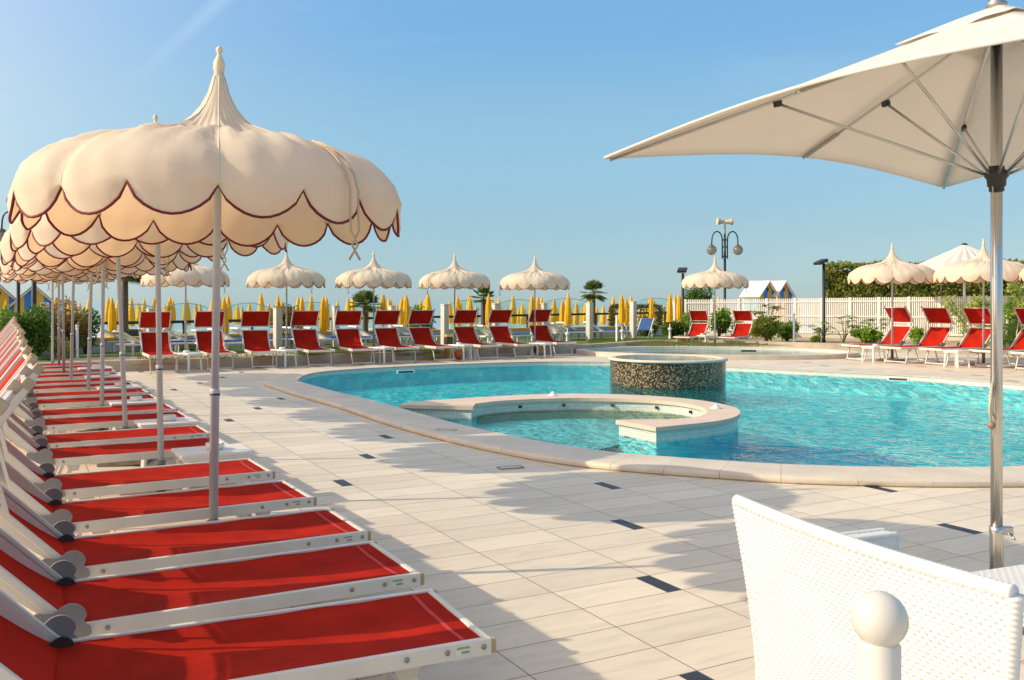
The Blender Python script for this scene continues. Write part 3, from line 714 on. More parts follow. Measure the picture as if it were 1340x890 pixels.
# ------------------------------------------------------------------ big square parasol on the right
t = thing('square_parasol', 'large white square parasol on a polished steel pole at the right edge', 'parasol', (2.325,4.4,0))
C = Vector((2.3,4.4)); cor = [Vector((-1.82,.60)), Vector((.62,1.86)), Vector((1.82,-.60)), Vector((-.62,-1.86))]
WH = mat('white_canvas', (.84,.82,.78), .8, trans=.34, tcol=(.86,.78,.68), noise=.03, nscale=3, bump=.1, bscale=5)
APZ = 2.90
def edge_pt(k, f):
    a, c_ = cor[k], cor[(k+1) % 4]; p = a.lerp(c_, f) * (1 - .05*sin(pi*f)); return Vector((p.x, p.y, 2.285 + .10*sin(pi*f)**1.0))
b = MB()
for k in range(4):
    def fn(u, v, k=k):
        e = edge_pt(k, u); t_ = .02 + .98*v
        return Vector((e.x*t_, e.y*t_, APZ + (e.z-APZ)*t_ - .02*sin(pi*t_)*(abs(sin(2*pi*u)))))
    b.grid(fn, 16, 14)
can = b.build('canopy', WH, t)
md = can.modifiers.new('thick', 'SOLIDIFY'); md.thickness = .004
b = MB()
for k in range(4): b.tube([edge_pt(k, i/12) for i in range(13)], .008, 6)
b.build('hem', WH, can)
b = MB()
for k in range(4):
    def fn(u, v, k=k):
        a, c_ = cor[k]*.235, cor[(k+1) % 4]*.235; e = a.lerp(c_, u); w_ = 1 - .10*sin(pi*u); t_ = v
        return Vector((e.x*w_*t_, e.y*w_*t_, APZ+.02 - .145*t_**1.15 + .012*sin(2*pi*u)**2*t_))
    b.grid(fn, 12, 8)
vent = b.build('vent_cap', WH, can); md = vent.modifiers.new('thick', 'SOLIDIFY'); md.thickness = .004
MB().lathe([(.0265,.02),(.0265,2.9)], 24, cap=True).build('pole', CHROME, t)
MB().lathe([(.031,.02),(.031,.385),(.033,.39),(.033,.42),(.028,.424)], 20, cap=True).build('lower_pole', CHROME, t)
b = MB().use(CHROME); b.box((.045,-.01,.405), (.05,.03,.04), bev=.004); b.tube([(.055,-.03,.39),(.055,-.06,.375)], .006, 6); b.build('clamp', None, t)
MB().box((0,0,.03), (.55,.55,.06), bev=.015).build('base_plate', mat('grey_cement_base', (.25,.23,.20), .8), t)
MB().lathe([(.03,2.90),(.045,2.915),(.048,2.93),(.03,2.945),(.045,2.96),(.052,2.98),(.045,3.0),(.02,3.01),(0,3.01)], 18).build('finial', mat('dull_silver_knob', (.4,.38,.35), .35, .8), t)
b = MB(); b.lathe([(.034,2.03),(.034,2.05),(.041,2.055),(.044,2.09),(.054,2.10),(.054,2.12),(.036,2.135),(.034,2.15)], 18, cap=True); b.build('hub', BLACKPL, t)
b = MB(); b.lathe([(.034,2.76),(.05,2.77),(.05,2.81),(.034,2.82)], 16, cap=True); b.build('crown', BLACKPL, t)
for k in range(4):
    for f in (0, .5):
        e = edge_pt(k, f); e2 = Vector((e.x*.985, e.y*.985, e.z-.014))
        top = Vector((e.x*.03, e.y*.03, APZ-.075 + (0)))
        rb = MB(); mid = e2*.5 + top*.5 - Vector((0,0,.012 if f else .004)); rb.tube([top, e2], .0085, 8); rb = rb.build('rib', ALU, t)
        q = top.lerp(e2, .52 if f == 0 else .5); d_ = Vector((e.x, e.y, 0)).normalized()
        MB().tube([d_*.055 + Vector((0,0,2.112)), q - Vector((0,0,.018))], .0075, 8).build('strut', ALU, rb)
        MB().bar(q - d_*.022 - Vector((0,0,.016)), q + d_*.022 - Vector((0,0,.022)), .026, .030, bev=.005).build('joint', BLACKPL, rb)
        if f: MB().bar(e2.lerp(top, .01), e2.lerp(top, .22), .034, .012, bev=.003).build('pocket', mat('taupe_pocket', (.45,.36,.30), .8, trans=.2), rb)
b = MB()
z0 = 1.30
b.tube([(-.034,-.03,2.05),(-.036,-.035,1.7),(-.034,-.035,1.0),(-.034,-.035,.85)], .0035, 6)
b.tube([(-.034,-.035,1.13),(-.055,-.04,1.05),(-.05,-.04,.97),(-.03,-.04,.95),(-.02,-.04,1.0),(-.04,-.045,1.12),(-.062,-.05,.98),(-.05,-.05,.93)], .0045, 6)
b.build('pull_cord', mat('cream_cord', (.6,.52,.40), .8), t)
MB().lathe([(0,-.02),(.014,-.014),(.02,0),(.014,.014),(0,.02)], 12, c=(-.05,-.05,.915)).build('cord_knob', mat('brown_knob', (.30,.18,.12), .4), t)

# ------------------------------------------------------------------ woven chair, table, ball post
WICK = mat('white_woven_resin', (.67,.69,.69), .42, noise=.03, nscale=6)
CH = thing('wicker_armchair', 'white woven armchair seen from behind in the lower right corner', 'armchair', (.585,2.52,0))
ax = Vector((.37,-.93,0)).normalized(); fw = Vector((.93,.37,0)).normalized()
def cw(a, f, z): return ax*a + fw*f + Vector((0,0,z))      # a across, f forward, z up
BW = .89; TOPZ = .95
def outline(v):                                            # v=0 top .. 1 bottom -> left inset
    return .012 + .05*sin(pi*min(1, v*1.0))**1.1 * (1-.25*v) 
NU, NV = 84, 84; SS = 4; WJ = [random.random() for _ in range(97)]
def backp(u, v):
    z = TOPZ - v*.88; ins = outline(v); a = ins + u*(BW - 2*ins)
    f = .02 + .09*v + .03*sin(pi*u)*0 - .035*sin(pi*u)*(1-v)
    z += .0*u
    return a, f, z
b = MB(); vs = []
for j in range(NV*SS+1):
    for i in range(NU*SS+1):
        u, v = i/(NU*SS), j/(NV*SS); a, f, z = backp(u, v)
        cu, cv_ = u*NU, v*NV; par = (int(cu) + int(cv_)) % 2
        su, sv = sin(pi*(cu % 1)), sin(pi*(cv_ % 1))
        h = (.0048*su*(.35+.65*sv) if par == 0 else -.0022 + .0026*sv*(.3+.7*su))
        if sv < .3: h -= .0012*(1-sv/.3)
        h *= .75 + .5*WJ[(int(cv_)*7 + int(cu)//9) % 97]; h += .0016*sin(u*9+v*5)*sin(v*13)
        vs.append(cw(a, f-h, z))
n_ = NU*SS+1
fs = [(j*n_+i, j*n_+i+1, (j+1)*n_+i+1, (j+1)*n_+i) for j in range(NV*SS) for i in range(NU*SS)]
b.add(vs, fs, True); bo = b.build('backrest', WICK, CH)
b = MB()                                                  # inner face of the back
b.grid(lambda u, v: (lambda q: cw(q[0], q[1]+.035, q[2]-.01))(backp(u, v)), 20, 20)
b.build('back_lining', WICK, CH)
def braid(path, r, name, pitch=.012, parent=CH):
    """wrapped-strand edge: a tube whose radius ripples along its length"""
    pts = [Vector(p) for p in path]; out = []; rr = []; d = 0
    for i in range(len(pts)-1):
        l = (pts[i+1]-pts[i]).length; k = max(2, int(l/pitch*4))
        for s in range(k): out.append(pts[i].lerp(pts[i+1], s/k)); rr.append(r*(1+.07*sin(2*pi*(d+l*s/k)/pitch)))
        d += l
    out.append(pts[-1]); rr.append(r)
    return MB().tube(out, rr, 10).build(name, WICK, parent)
top = [cw(*(lambda q: (q[0], q[1]+.012, q[2]+.004))(backp(i/16, 0))) for i in range(17)]
braid(top, .0165, 'top_edge')
for u in (0, 1): braid([cw(*(lambda q: (q[0], q[1]+.014, q[2]))(backp(u, i/14))) for i in range(15)], .0165, 'side_edge')
def weave_box(c, dx, dy, dz, name, parent, cell=.012):
    """woven panel: box sides rippled by an over-under pattern, c in chair axes"""
    b = MB()
    def face(o, e1, e2, l1, l2, nrm):
        n1, n2 = max(2, int(l1/cell))*2, max(2, int(l2/cell))*2
        b.grid(lambda u, v: cw(*(o + e1*(u*l1) + e2*(v*l2) + nrm*(.0028*abs(sin(pi*u*n1/2))*(1 if (int(u*n1/2-1e-6)+int(v*n2/2-1e-6)) % 2 else .2)*abs(sin(pi*v*n2/2+.4))))), n1, n2)
    X, Y, Z = Vector((1,0,0)), Vector((0,1,0)), Vector((0,0,1)); c = Vector(c)
    p = c - Vector((dx,dy,dz))/2
    face(p, X, Z, dx, dz, -Y); face(p+Y*dy, X, Z, dx, dz, Y); face(p, Y, Z, dy, dz, -X); face(p+X*dx, Y, Z, dy, dz, X)
    face(p+Z*dz, X, Y, dx, dy, Z); face(p, X, Y, dx, dy, -Z)
    return b.build(name, WICK, parent)
for a in (.01, BW-.01):
    weave_box((a, .345, .482), .06, .46, .67, 'armrest', CH)
    braid([cw(a-.025, .12, .815), cw(a-.025, .577, .815), cw(a-.025,.575,.60)], .009, 'arm_edge'); braid([cw(a+.025, .12, .815), cw(a+.025, .577, .815), cw(a+.025,.575,.60)], .009, 'arm_edge')
weave_box((BW/2, .40, .33), BW-.18, .44, .16, 'seat', CH)
for a in (.06, BW-.06):
    for f in (.14, .53): MB().bar(cw(a, f, .14), cw(a, f, 0), .035, .035, bev=.004).build('leg', ALU, CH)
MB().bar(cw(.0,.165,.60), cw(-.045,.165,.60), .03, .045, bev=.006).build('side_bracket', mat('bracket_zinc', (.35,.33,.30), .4, .6), CH)
TB = thing('wicker_table', 'white woven square table in front of the armchair at the right edge', 'table', (1.285,2.625,0))
def tw(a, f, z): return ax*a + fw*f + Vector((0,0,z))
b = MB()
def ttop(u, v):
    n_ = 60; h = .0022*abs(sin(pi*u*n_))*abs(sin(pi*v*n_))*(1 if (int(u*n_)+int(v*n_)) % 2 else .3)
    return tw(u*.8, v*.8, 0.722+h)
b.grid(ttop, 240, 240); b.build('table_top', WICK, TB)
for (a0, f0, a1, f1) in ((0,0,.8,0),(0,0,0,.8),(.8,0,.8,.8),(0,.8,.8,.8)):
    b = MB()
    for k in range(6): b.tube([tw(a0,f0,.708-.013*k), tw(a1,f1,.708-.013*k)], .0075, 8)
    b.build('apron', WICK, TB)
for a in (.04,.76):
    for f in (.04,.76): MB().bar(tw(a,f,.68), tw(a,f,0), .05, .05, bev=.006).build('leg', WICK, TB)
t = thing('ball_post', 'white railing post with round ball top in front of the woven armchair', 'post', G(1151,1.2))
WPOST = mat('glossy_white_paint', (.62,.60,.55), .22, noise=.04, nscale=12, coat=.3)
MB().lathe([(0,.036),(.009,.0349),(.018,.0312),(.0255,.0255),(.0312,.018),(.0349,.009),(.036,0),(.0349,-.009),(.0312,-.018),(.0255,-.0255),(.022,-.030)][::-1], 32, c=(0,0,1.085)).build('ball', WPOST, t)
MB().lathe([(.0265,.0),(.0265,1.052),(.0235,1.0575),(.0215,1.06)], 32, cap=True).build('shaft', WPOST, t)
# ------------------------------------------------------------------ part two follows

for x, y, z, rz_, lb in ((668,612,.002,20,'small pale drain cover in the paving beside the pool coping'),(584,563,.058,-20,'small pale cover plate set in the coping beside the whirlpool')):
    p = P(x, y, z); t = thing('drain_cover', lb, 'drain cover', p, R(rz_)); b = MB()
    for s_ in (-.05,.05): b.box((0,s_,.004), (.22,.012,.006))
    b.box((-.11,0,.004), (.012,.11,.006)); b.box((.11,0,.004), (.012,.11,.006)); b.build('frame', mat('worn_steel', (.30,.26,.20), .5, .4), t)
    MB().box((0,0,.002), (.20,.085,.004)).build('lid', STONE, t)
# ------------------------------------------------------------------ promenade wall, posts, railing, glass
def wline(x):                                             # depth of the promenade wall at picture column x
    return 25.2 + (x-165)*(36.9-25.2)/(843-165)
wpts = [(G(x, wline(x)).x, G(x, wline(x)).y) for x in (-300, 60, 165, 330, 480, 620, 750, 860, 905)]
t = thing('promenade_wall', 'low off white wall with yellow painted top behind the back row sunbeds', 'wall')
b = MB(); b.poly(wpts + offset(wpts, .22)[::-1], .10, .47); b.build('wall', WALLW, t)
w1 = offset(wpts, -.04); w2 = offset(wpts, .26)
b = MB(); b.poly(w1 + w2[::-1], .471, .53); b.build('yellow_coping', YPAINT, t)
POST = thing('square_post', 'x', 'post'); pf = [True]
b = MB(); b.box((0,0,.62), (.19,.19,1.24), bev=.008); b.build('shaft', CONC, POST)
MB().box((0,0,1.255), (.215,.215,.03), bev=.006).build('cap', CONC, POST)
for i, (x, yt, Z) in enumerate([(107.5,407,24.5),(197.5,404,25.4),(285.5,404,26.2),(363.4,403,25.6),(439,400,29),(513,400,30),(582,398,28.6),(648,397,31.5),(711.5,396.8,32),(771.4,396,32.6),(828.5,394.3,33.6),(882.8,394,34.3)]):
    o = place(POST, pf[0], G(x, Z, .12), R(-48), f'off white square post behind the back row sunbeds, {ORD[i]} from the left', 'square posts along the promenade'); pf[0] = False
    o.scale = (1, 1, max(.8, (HT(yt, Z)-.12)/1.27))
# railing on top of a step behind the wall
rpts = [G(x, wline(x)+3.2, 0) for x in (60, 160, 240, 330, 420, 510, 600, 690, 780, 870, 905)]
def rz(p): return HT(422.5 - (p.x/p.y*F+670-160)*(422.5-408.5)/(905-160), p.y)
t = thing('black_railing', 'black metal railing running behind the yellow topped wall', 'railing')
b = MB(); b.tube([(p.x, p.y, rz(p)) for p in rpts], .045, 8); b.build('top_rail', DARKM, t)
for p in rpts: MB().tube([(p.x, p.y, -.6), (p.x, p.y, rz(p))], .04, 8).build('upright', DARKM, t)
for i, (x0, x1, yt) in enumerate([(150,205,398),(212,272,397),(296,352,396.5),(383,437,395.5),(462,506,395),(590,640,392.5),(652,706,392),(714,768,390.5),(835,880,390)]):
    xm = (x0+x1)/2; Z = wline(xm)+3.6; a = G(x0, wline(x0)+3.6); c = G(x1, wline(x1)+3.6)
    zt = HT(yt, Z); t = thing('glass_screen', f'arched clear glass windbreak panel behind the back row, {ORD[i]} from the left', 'glass screen', group='arched glass windbreak panels')
    d = c - a; n_ = 16; ps = [(k/n_, zt - .16*(2*k/n_-1)**2) for k in range(n_+1)]
    vs = [(a.x+d.x*u, a.y+d.y*u, z) for u, z in ps] + [(a.x+d.x*u, a.y+d.y*u, -.1) for u, z in ps]
    nn = Vector((-d.y, d.x, 0)).normalized()*.012
    vs2 = [(q[0]+nn.x, q[1]+nn.y, q[2]) for q in vs]; m_ = n_+1
    fs = [(k, k+1, m_+k+1, m_+k) for k in range(n_)]; fs2 = [tuple(2*m_+q for q in f) for f in fs]
    b = MB(); b.add(vs+vs2, fs+fs2); b.build('pane', GLASS, t)
    b = MB(); b.tube([(a.x+d.x*u, a.y+d.y*u, z) for u, z in ps], .014, 6); b.build('rim', mat('green_glass_edge', (.45,.60,.58), .2), t)

# ------------------------------------------------------------------ closed yellow parasols
def make_closed(fold, seed, near=True):
    rr = random.Random(seed); t = thing('closed_parasol', 'x', 'closed parasol')
    n = 32; prof = [(0,1.0),(.012,.985),(.022,.955),(.05,.88),(.075,.78),(.095,.66),(.11,.52),(.118,.38),(.12,.24),(.122,.12),(.105,.05),(.085,.0)]
    vs = []; ph = rr.uniform(0, 6)
    for j, (r, z) in enumerate(prof):
        for k in range(n):
            a = 2*pi*k/n; q = 1 + fold*min(1, r*12)*(sin(8*a+ph) + .35*sin(5*a+1.3*j*.3+ph))
            dz = .03*sin(8*a+ph+1)*(j > 9); vs.append((r*q*cos(a), r*q*sin(a), 1.0 + (z+dz)*.0 + z*1.25 + dz - .05))
    fs = [(j*n+k, (j+1)*n+k, (j+1)*n+(k+1) % n, j*n+(k+1) % n) for j in range(len(prof)-1) for k in range(n)]
    b = MB(); b.add(vs, fs, True); b.build('canopy', YELL, t)
    b = MB(); b.lathe([(.022,0),(.022,1.1)], 10, cap=True); b.build('pole', WPLAST, t)
    if near:
        b = MB(); b.lathe([(.02,.93),(.20,.935),(.20,.96),(.02,.965)], 18, cap=True); b.build('pole_tray', YPAINT, t)
        b = MB(); b.lathe([(.16,0),(.16,.05),(.06,.09),(.05,.55),(.10,.62),(.09,.66),(.03,.68)], 14, cap=True); b.build('pedestal', WPLAST, t)
    return t
CP = [make_closed(.14, 1), make_closed(.2, 2)]; CPF = [True, True]
near_list = [(7.5,391,28,440),(73,389,27,438),(148.3,388.5,26.5,447.5),(203,389,31,425),(221,394,31,425),(294.4,388,27.5,446),(394.3,387,29,438),(422.7,387,29,440),(427.5,388,30,437),(501.5,385,31,430),(525,388,32,430),(532.7,384,30,437),
    (599.8,386,32,432),(616.7,388,33,430),(639.3,383.5,30.6,432),(696.6,384.5,32,431),(704,386,33,430),(735.4,391,35,425),(742,382.7,31.2,431),(814.6,384,32.2,425),(819.6,389,36,420),(853.2,388,36,420),(876.7,382.5,33,423),(890.2,383.5,34,421)]
for i, (x, yt, Z, yb) in enumerate(near_list):
    zt, zb = HT(yt, Z), HT(yb, Z); H = (zt-zb)/1.28; k = i % 2
    zbase = zt - 2.22*max(H, .92)*.9
    o = place(CP[k], CPF[k], G(x, Z, zbase), random.uniform(0,6), f'tall closed yellow parasol at the promenade wall, {ORD[i] if i < 20 else "twenty-"+ORD[i-20]} from the left', 'closed yellow parasols by the promenade wall', (R(random.uniform(-1.5,1.5)), R(random.uniform(-1.5,1.5))))
    sc = (zt-zbase)/2.2; o.scale = (sc*.98, sc*.98, sc); CPF[k] = False
FP = thing('closed_parasol', 'x', 'closed parasol'); ff = [True]
def mk():
    n = 14; prof = [(0,2.2),(.025,2.14),(.07,1.95),(.12,1.6),(.145,1.3),(.15,1.0),(.12,.86)]
    vs = [(r*(1+.16*cos(pi*k))*cos(2*pi*k/n), r*(1+.16*cos(pi*k))*sin(2*pi*k/n), z) for r, z in prof for k in range(n)]
    fs = [(j*n+k, (j+1)*n+k, (j+1)*n+(k+1) % n, j*n+(k+1) % n) for j in range(len(prof)-1) for k in range(n)]
    b = MB(); b.add(vs, fs, True); b.build('canopy', YELL, FP); MB().lathe([(.022,0),(.022,1.0)], 8).build('pole', WPLAST, FP)
mk()
BB = MB().use(WPLAST); BB.box((0,0,.28), (1.85,.60,.05), bev=.01); BB.bar((-.45,0,.30), (-1.0,0,.62), .05, .56, up=(0,1,0))
for sx in (-.7,.7):
    for sy in (-.25,.25): BB.box((sx,sy,.13), (.05,.04,.26))
BLUE = mat('blue_lounger_fabric', (.02,.08,.26), .7, noise=.15); BB.use(BLUE); BB.box((.25,0,.325), (1.25,.46,.035), bev=.01)
BB = BB.build('beach_lounger'); bbf = [True]; nb = 0
def beach_bed(loc, rz, label, group):
    global nb
    o = BB if bbf[0] else BB.copy()
    if not bbf[0]: COL.objects.link(o)
    bbf[0] = False; o.location = loc; o.rotation_euler = (0,0,rz); tag(o, label, 'beach lounger', group); nb += 1
def beach_z(Z): return -.45 if Z < 44 else -.45 - 1.4*(Z-44)/62
for r, Z0 in enumerate((44,49,54,60,66,73,80)):
    nr = 0; nl = 0
    sp = 1.95
    for k in range(-18, 20):
        X = k*sp + (r*1.37 % sp) - 2; Z = Z0 + .12*X + random.uniform(-.3,.3); px = 670+X/Z*F
        if px < 60 or px > 1110 or (px > 1075): continue
        if px > 915 and random.random() < .5: continue
        s = random.uniform(.98, 1.12)
        nr += 1; RW = ['nearest','second','third','fourth','fifth','sixth','farthest'][r]
        def onum(q): return ORD[q-1] if q <= 20 else 'twenty-' + ORD[q-21]
        place(FP, ff[0], (X+random.uniform(-.3,.3), Z, beach_z(Z)-.02), random.uniform(0,3), f'small closed yellow beach parasol, {onum(nr)} from the left in the {RW} beach row', 'closed yellow parasols in rows on the far beach', (R(random.uniform(-2,2)), R(random.uniform(-2,2))), s=s); ff[0] = False
        if px < 900 and r < 3 and k % 2:
            for s_ in (-.75, .75):
                if random.random() < .75: nl += 1; beach_bed((X+s_, Z-.6, beach_z(Z)), R(-70+random.uniform(-5,5)), f'blue and white beach lounger, {onum(nl)} from the left in the {RW} beach row', 'blue and white loungers on the far beach')
for i, (x, y, rz_) in enumerate([(182,459,0),(205,464,8),(232,457,2),(262,458,-5),(303,462,0),(322,459,10),(350,457,4),(415,455,5),(445,456,-4),(500,453,0),(555,451,6),(660,451,0),(745,445,5),(762,444,0)]):
    p = P(x, y, .14); beach_bed((p.x, p.y, .14), R(35+rz_), f'blue and white lounger on the strip before the yellow topped wall, {ORD[i]} from the left', 'blue and white loungers before the yellow topped wall')
# two white stacking loungers and one blue deck chair near the posts (right of the back row)
p = P(800,443.5,.14); beach_bed((p.x, p.y, .14), R(20), 'low white lounger between two square posts right of the back row', None)
p = P(843,443,.14); t = thing('folding_chair', 'blue folding beach chair leaning beside a square post right of the back row', 'folding chair', (p.x, p.y, .14), R(60))
b = MB()
for s in (-.25,.25): b.bar((-.3,s,0), (.35,s,.75), .025,.025); b.bar((.3,s,0), (-.2,s,.42), .025,.025)
b.build('frame', WPLAST, t); MB().bar((-.05,0,.30), (.34,0,.74), .02, .46, up=(0,1,0)).build('sling', BLUE, t)

# ------------------------------------------------------------------ plants
def rnd_unit(rr):
    while 1:
        v = Vector((rr.uniform(-1,1), rr.uniform(-1,1), rr.uniform(-1,1)))
        if .05 < v.length < 1: return v.normalized()
def leaf(b, p, d, up, l, w_):
    """one leaf: a bent rhombus of two faces"""
    s = d.cross(up); s = s.normalized() if s.length > 1e-3 else Vector((1,0,0)); nrm = s.cross(d).normalized()
    b.add([p, p+d*l*.5+s*w_*.5+nrm*l*.06, p+d*l, p+d*l*.5-s*w_*.5+nrm*l*.06], [(0,1,2),(0,2,3)])
def bush(name, cat, label, loc, rad, n, lsize, m, seed, trunk=True, box=False, clumps=9, group=None):
    rr = random.Random(seed); t = thing(name, label, cat, loc, 0, group)
    rx, ry, rz_ = rad; b = MB(); cl = []
    for i in range(clumps):
        v = rnd_unit(rr); q = rr.uniform(.35,.8); cl.append((Vector((v.x*rx*q, v.y*ry*q, rz_*(1.0+v.z*q*.85))), rr.uniform(.30,.5)))
    for i in range(n):
        if box:
            v = Vector((rr.uniform(-1,1), rr.uniform(-1,1), rr.uniform(0,1)))
            f = rr.randrange(5)
            if f == 0: v.x = -1
            elif f == 1: v.x = 1
            elif f == 2: v.y = -1
            elif f == 3: v.z = 1
            p = Vector((v.x*rx, v.y*ry, v.z*2*rz_)) + Vector((rr.gauss(0,.05), rr.gauss(0,.05), rr.gauss(0,.04)))
        else:
            c, k = cl[rr.randrange(clumps)]; v = rnd_unit(rr)*rr.uniform(.55,1.05)
            p = c + Vector((v.x*rx*k, v.y*ry*k, v.z*rz_*k))
        if p.z < .02: p.z = .02 + rr.random()*.1
        d = (rnd_unit(rr) + Vector((p.x/rx*.6, p.y/ry*.6, .3))).normalized()
        leaf(b, p, d, rnd_unit(rr), lsize*rr.uniform(.7,1.3), lsize*.55)
    b.build('foliage', m, t)
    if trunk:
        b = MB()
        for i in range(5):
            c, k = cl[i % clumps]; b.tube([(c.x*.05,c.y*.05,0), (c.x*.3,c.y*.3,c.z*.45), (c.x*.9,c.y*.9,c.z)], [.035,.025,.01], 6)
        b.build('stem', mat('bush_bark', (.12,.08,.05), .9), t)
    return t
GR1 = foliage('bright_green_leaves', (.12,.24,.025), (.36,.52,.07)); GR2 = foliage('dark_green_leaves', (.05,.12,.015), (.17,.30,.04))
GR3 = foliage('olive_brown_leaves', (.16,.13,.025), (.40,.25,.05)); GR4 = foliage('yellow_green_leaves', (.28,.40,.05), (.62,.66,.16)); HEDG = foliage('cypress_hedge_leaves', (.12,.17,.03), (.42,.44,.09), 2.2)
bush('leafy_shrub', 'shrub', 'dark glossy shrub at the left end behind the sunbeds, in front of the striped huts', G(38, 21.5, .14), (.62,.6,.78), 3600, .10, GR2, 1)
bush('leafy_shrub', 'shrub', 'bright green shrub at the far left edge behind the sunbed canopies', G(4, 22.5, .14), (.66,.6,.62), 2800, .10, GR1, 2)
bush('leafy_shrub', 'shrub', 'golden brown shrub behind the far poles of the left row', G(82, 22.5, .14), (.62,.6,.74), 2400, .10, GR3, 3)
bush('leafy_shrub', 'shrub', 'small yellow green shrub low between the far poles of the left row', G(76, 21.6, .14), (.35,.3,.3), 900, .09, GR4, 4)
bush('leafy_shrub', 'shrub', 'dark shrub right of the golden one behind the left row poles', G(112, 24, .14), (.4,.4,.62), 1300, .10, GR2, 5)
bush('rounded_shrub', 'shrub', 'brown green rounded shrub behind the post and third back row parasol pole', G(365, 28.5, .1), (.72,.6,.75), 3000, .09, GR3, 6)
bush('clipped_shrub', 'shrub', 'small clipped yellow green cube shrub behind the two leftmost back row sunbeds', G(237, 28, -.05), (.2,.2,.24), 900, .06, GR4, 7, trunk=False, box=True)
bush('leafy_shrub', 'shrub', 'dark green low shrub left of the small middle parasol', G(880, 33.5, .14), (.52,.5,.36), 1900, .11, GR2, 8)
bush('leafy_shrub', 'shrub', 'bright green shrub behind the left middle distance sunbed', G(906, 33.5, .14), (.58,.5,.55), 2400, .12, GR1, 9)
bush('leafy_shrub', 'shrub', 'green shrub between the two middle distance sunbeds', G(941, 33.6, .14), (.45,.4,.62), 1700, .12, GR1, 10)
bush('leafy_shrub', 'shrub', 'green shrub behind the right middle distance sunbed', G(968, 33.4, .14), (.35,.35,.42), 900, .11, GR4, 11)
bush('leafy_shrub', 'shrub', 'large light green shrub before the white fence right of the middle sunbeds', G(1004, 31.2, .14), (.62,.5,.45), 2600, .15, GR4, 12)
bush('leafy_shrub', 'shrub', 'dark green shrub before the white fence beside the short white pipe', G(1030, 31.6, .14), (.45,.45,.40), 1500, .12, GR1, 13)
bush('leafy_shrub', 'shrub', 'round bright green shrub before the fence left of the right hand sunbeds', G(1139, 29.5, .14), (.50,.45,.26), 1500, .14, GR1, 14)
bush('leafy_shrub', 'shrub', 'dark green shrub between the first two bright red sunbeds by the fence', G(1204, 27.5, .14), (.46,.4,.34), 1300, .11, GR1, 15)
bush('leafy_shrub', 'shrub', 'tiny green plant at the foot of the floodlight pole by the fence', G(1068, 30.6, .14), (.16,.16,.12), 260, .10, GR4, 16)
bush('leafy_shrub', 'shrub', 'leafy bush with long branches behind the steel pole at the right', G(1338, 23.8, .14), (.55,.5,.85), 2200, .09, GR1, 17)
bush('leafy_shrub', 'shrub', 'green shrub behind the short white pipe right of the steel pole', G(1322, 25, .14), (.4,.4,.34), 900, .09, GR2, 18)
def papaya(loc, h, spread, label, seed, m=GR1, n=9):
    rr = random.Random(seed); t = thing('umbrella_leaf_plant', label, 'plant', loc, 0, 'tall thin stemmed plants before the white fence')
    b = MB(); f = MB()
    for i in range(n):
        a = rr.uniform(0, 2*pi); l = spread*rr.uniform(.3,1); hh = h*rr.uniform(.5,1)
        tip = Vector((l*cos(a)*1.0, l*sin(a)*.5, hh)); b.tube([(0,0,0), (tip.x*.3,tip.y*.3,hh*.6), tip], [.014,.010,.006], 6)
        for k in range(16):
            d = Vector((cos(k*.785+i), sin(k*.785+i), rr.uniform(-.35,.1))).normalized(); leaf(f, tip+Vector((rr.uniform(-.1,.1),rr.uniform(-.1,.1),rr.uniform(-.03,.03))), d, Vector((0,0,1)), rr.uniform(.14,.24), .085)
    b.build('stem', mat('green_stem', (.20,.22,.06), .6), t); f.build('foliage', m, t)
papaya(G(1003, 31.0, .14), 1.28, .85, 'tall dark leaved plant with flat leaf sprays right of the middle sunbeds', 1, GR2, 14)
papaya(G(1072, 30.9, .14), .62, .5, 'low thin plant left of the floodlight pole by the fence', 2)
papaya(G(1104, 30.2, .14), .98, .75, 'tallest thin stemmed plant right of the floodlight pole', 3)
papaya(G(1130, 30.0, .14), .80, .75, 'thin stemmed plant with spreading sprays left of the first bright red sunbed', 4)
def creeper(pts, label, seed, n=420):
    rr = random.Random(seed); t = thing('climbing_branch', label, 'climbing plant', pts[0]); o = Vector(pts[0])
    q = [Vector(p)-o for p in catmull([tuple(p) for p in pts], 8)]; b = MB(); b.tube(q, .012, 6); b.build('stem', mat('green_stem', (.20,.22,.06), .6), t)
    f = MB()
    for i in range(n):
        p = q[rr.randrange(len(q))] + Vector((rr.gauss(0,.09), rr.gauss(0,.06), rr.gauss(0,.09))); leaf(f, p, rnd_unit(rr), rnd_unit(rr), .10, .055)
    f.build('foliage', GR4, t)
creeper([G(1268,26.5,.2), G(1262,26.5,.8), G(1248,26.4,1.25), G(1240,26.3,1.55)], 'yellow green arching branch on the fence behind the second bright red sunbed', 1)
creeper([G(1290,26.5,.3), G(1288,26.5,1.0), G(1280,26.4,1.55)], 'leafy upright branch on the fence behind the parasol pole', 2, 500)
creeper([G(1262,26.6,1.2), G(1275,26.6,1.35), G(1296,26.4,1.5)], 'short leafy branch along the fence top left of the steel pole', 3, 260)
creeper([G(1345,23.6,.9), G(1336,23.5,1.5), G(1325,23.4,1.95)], 'leafy branch reaching up at the right edge', 4, 420)
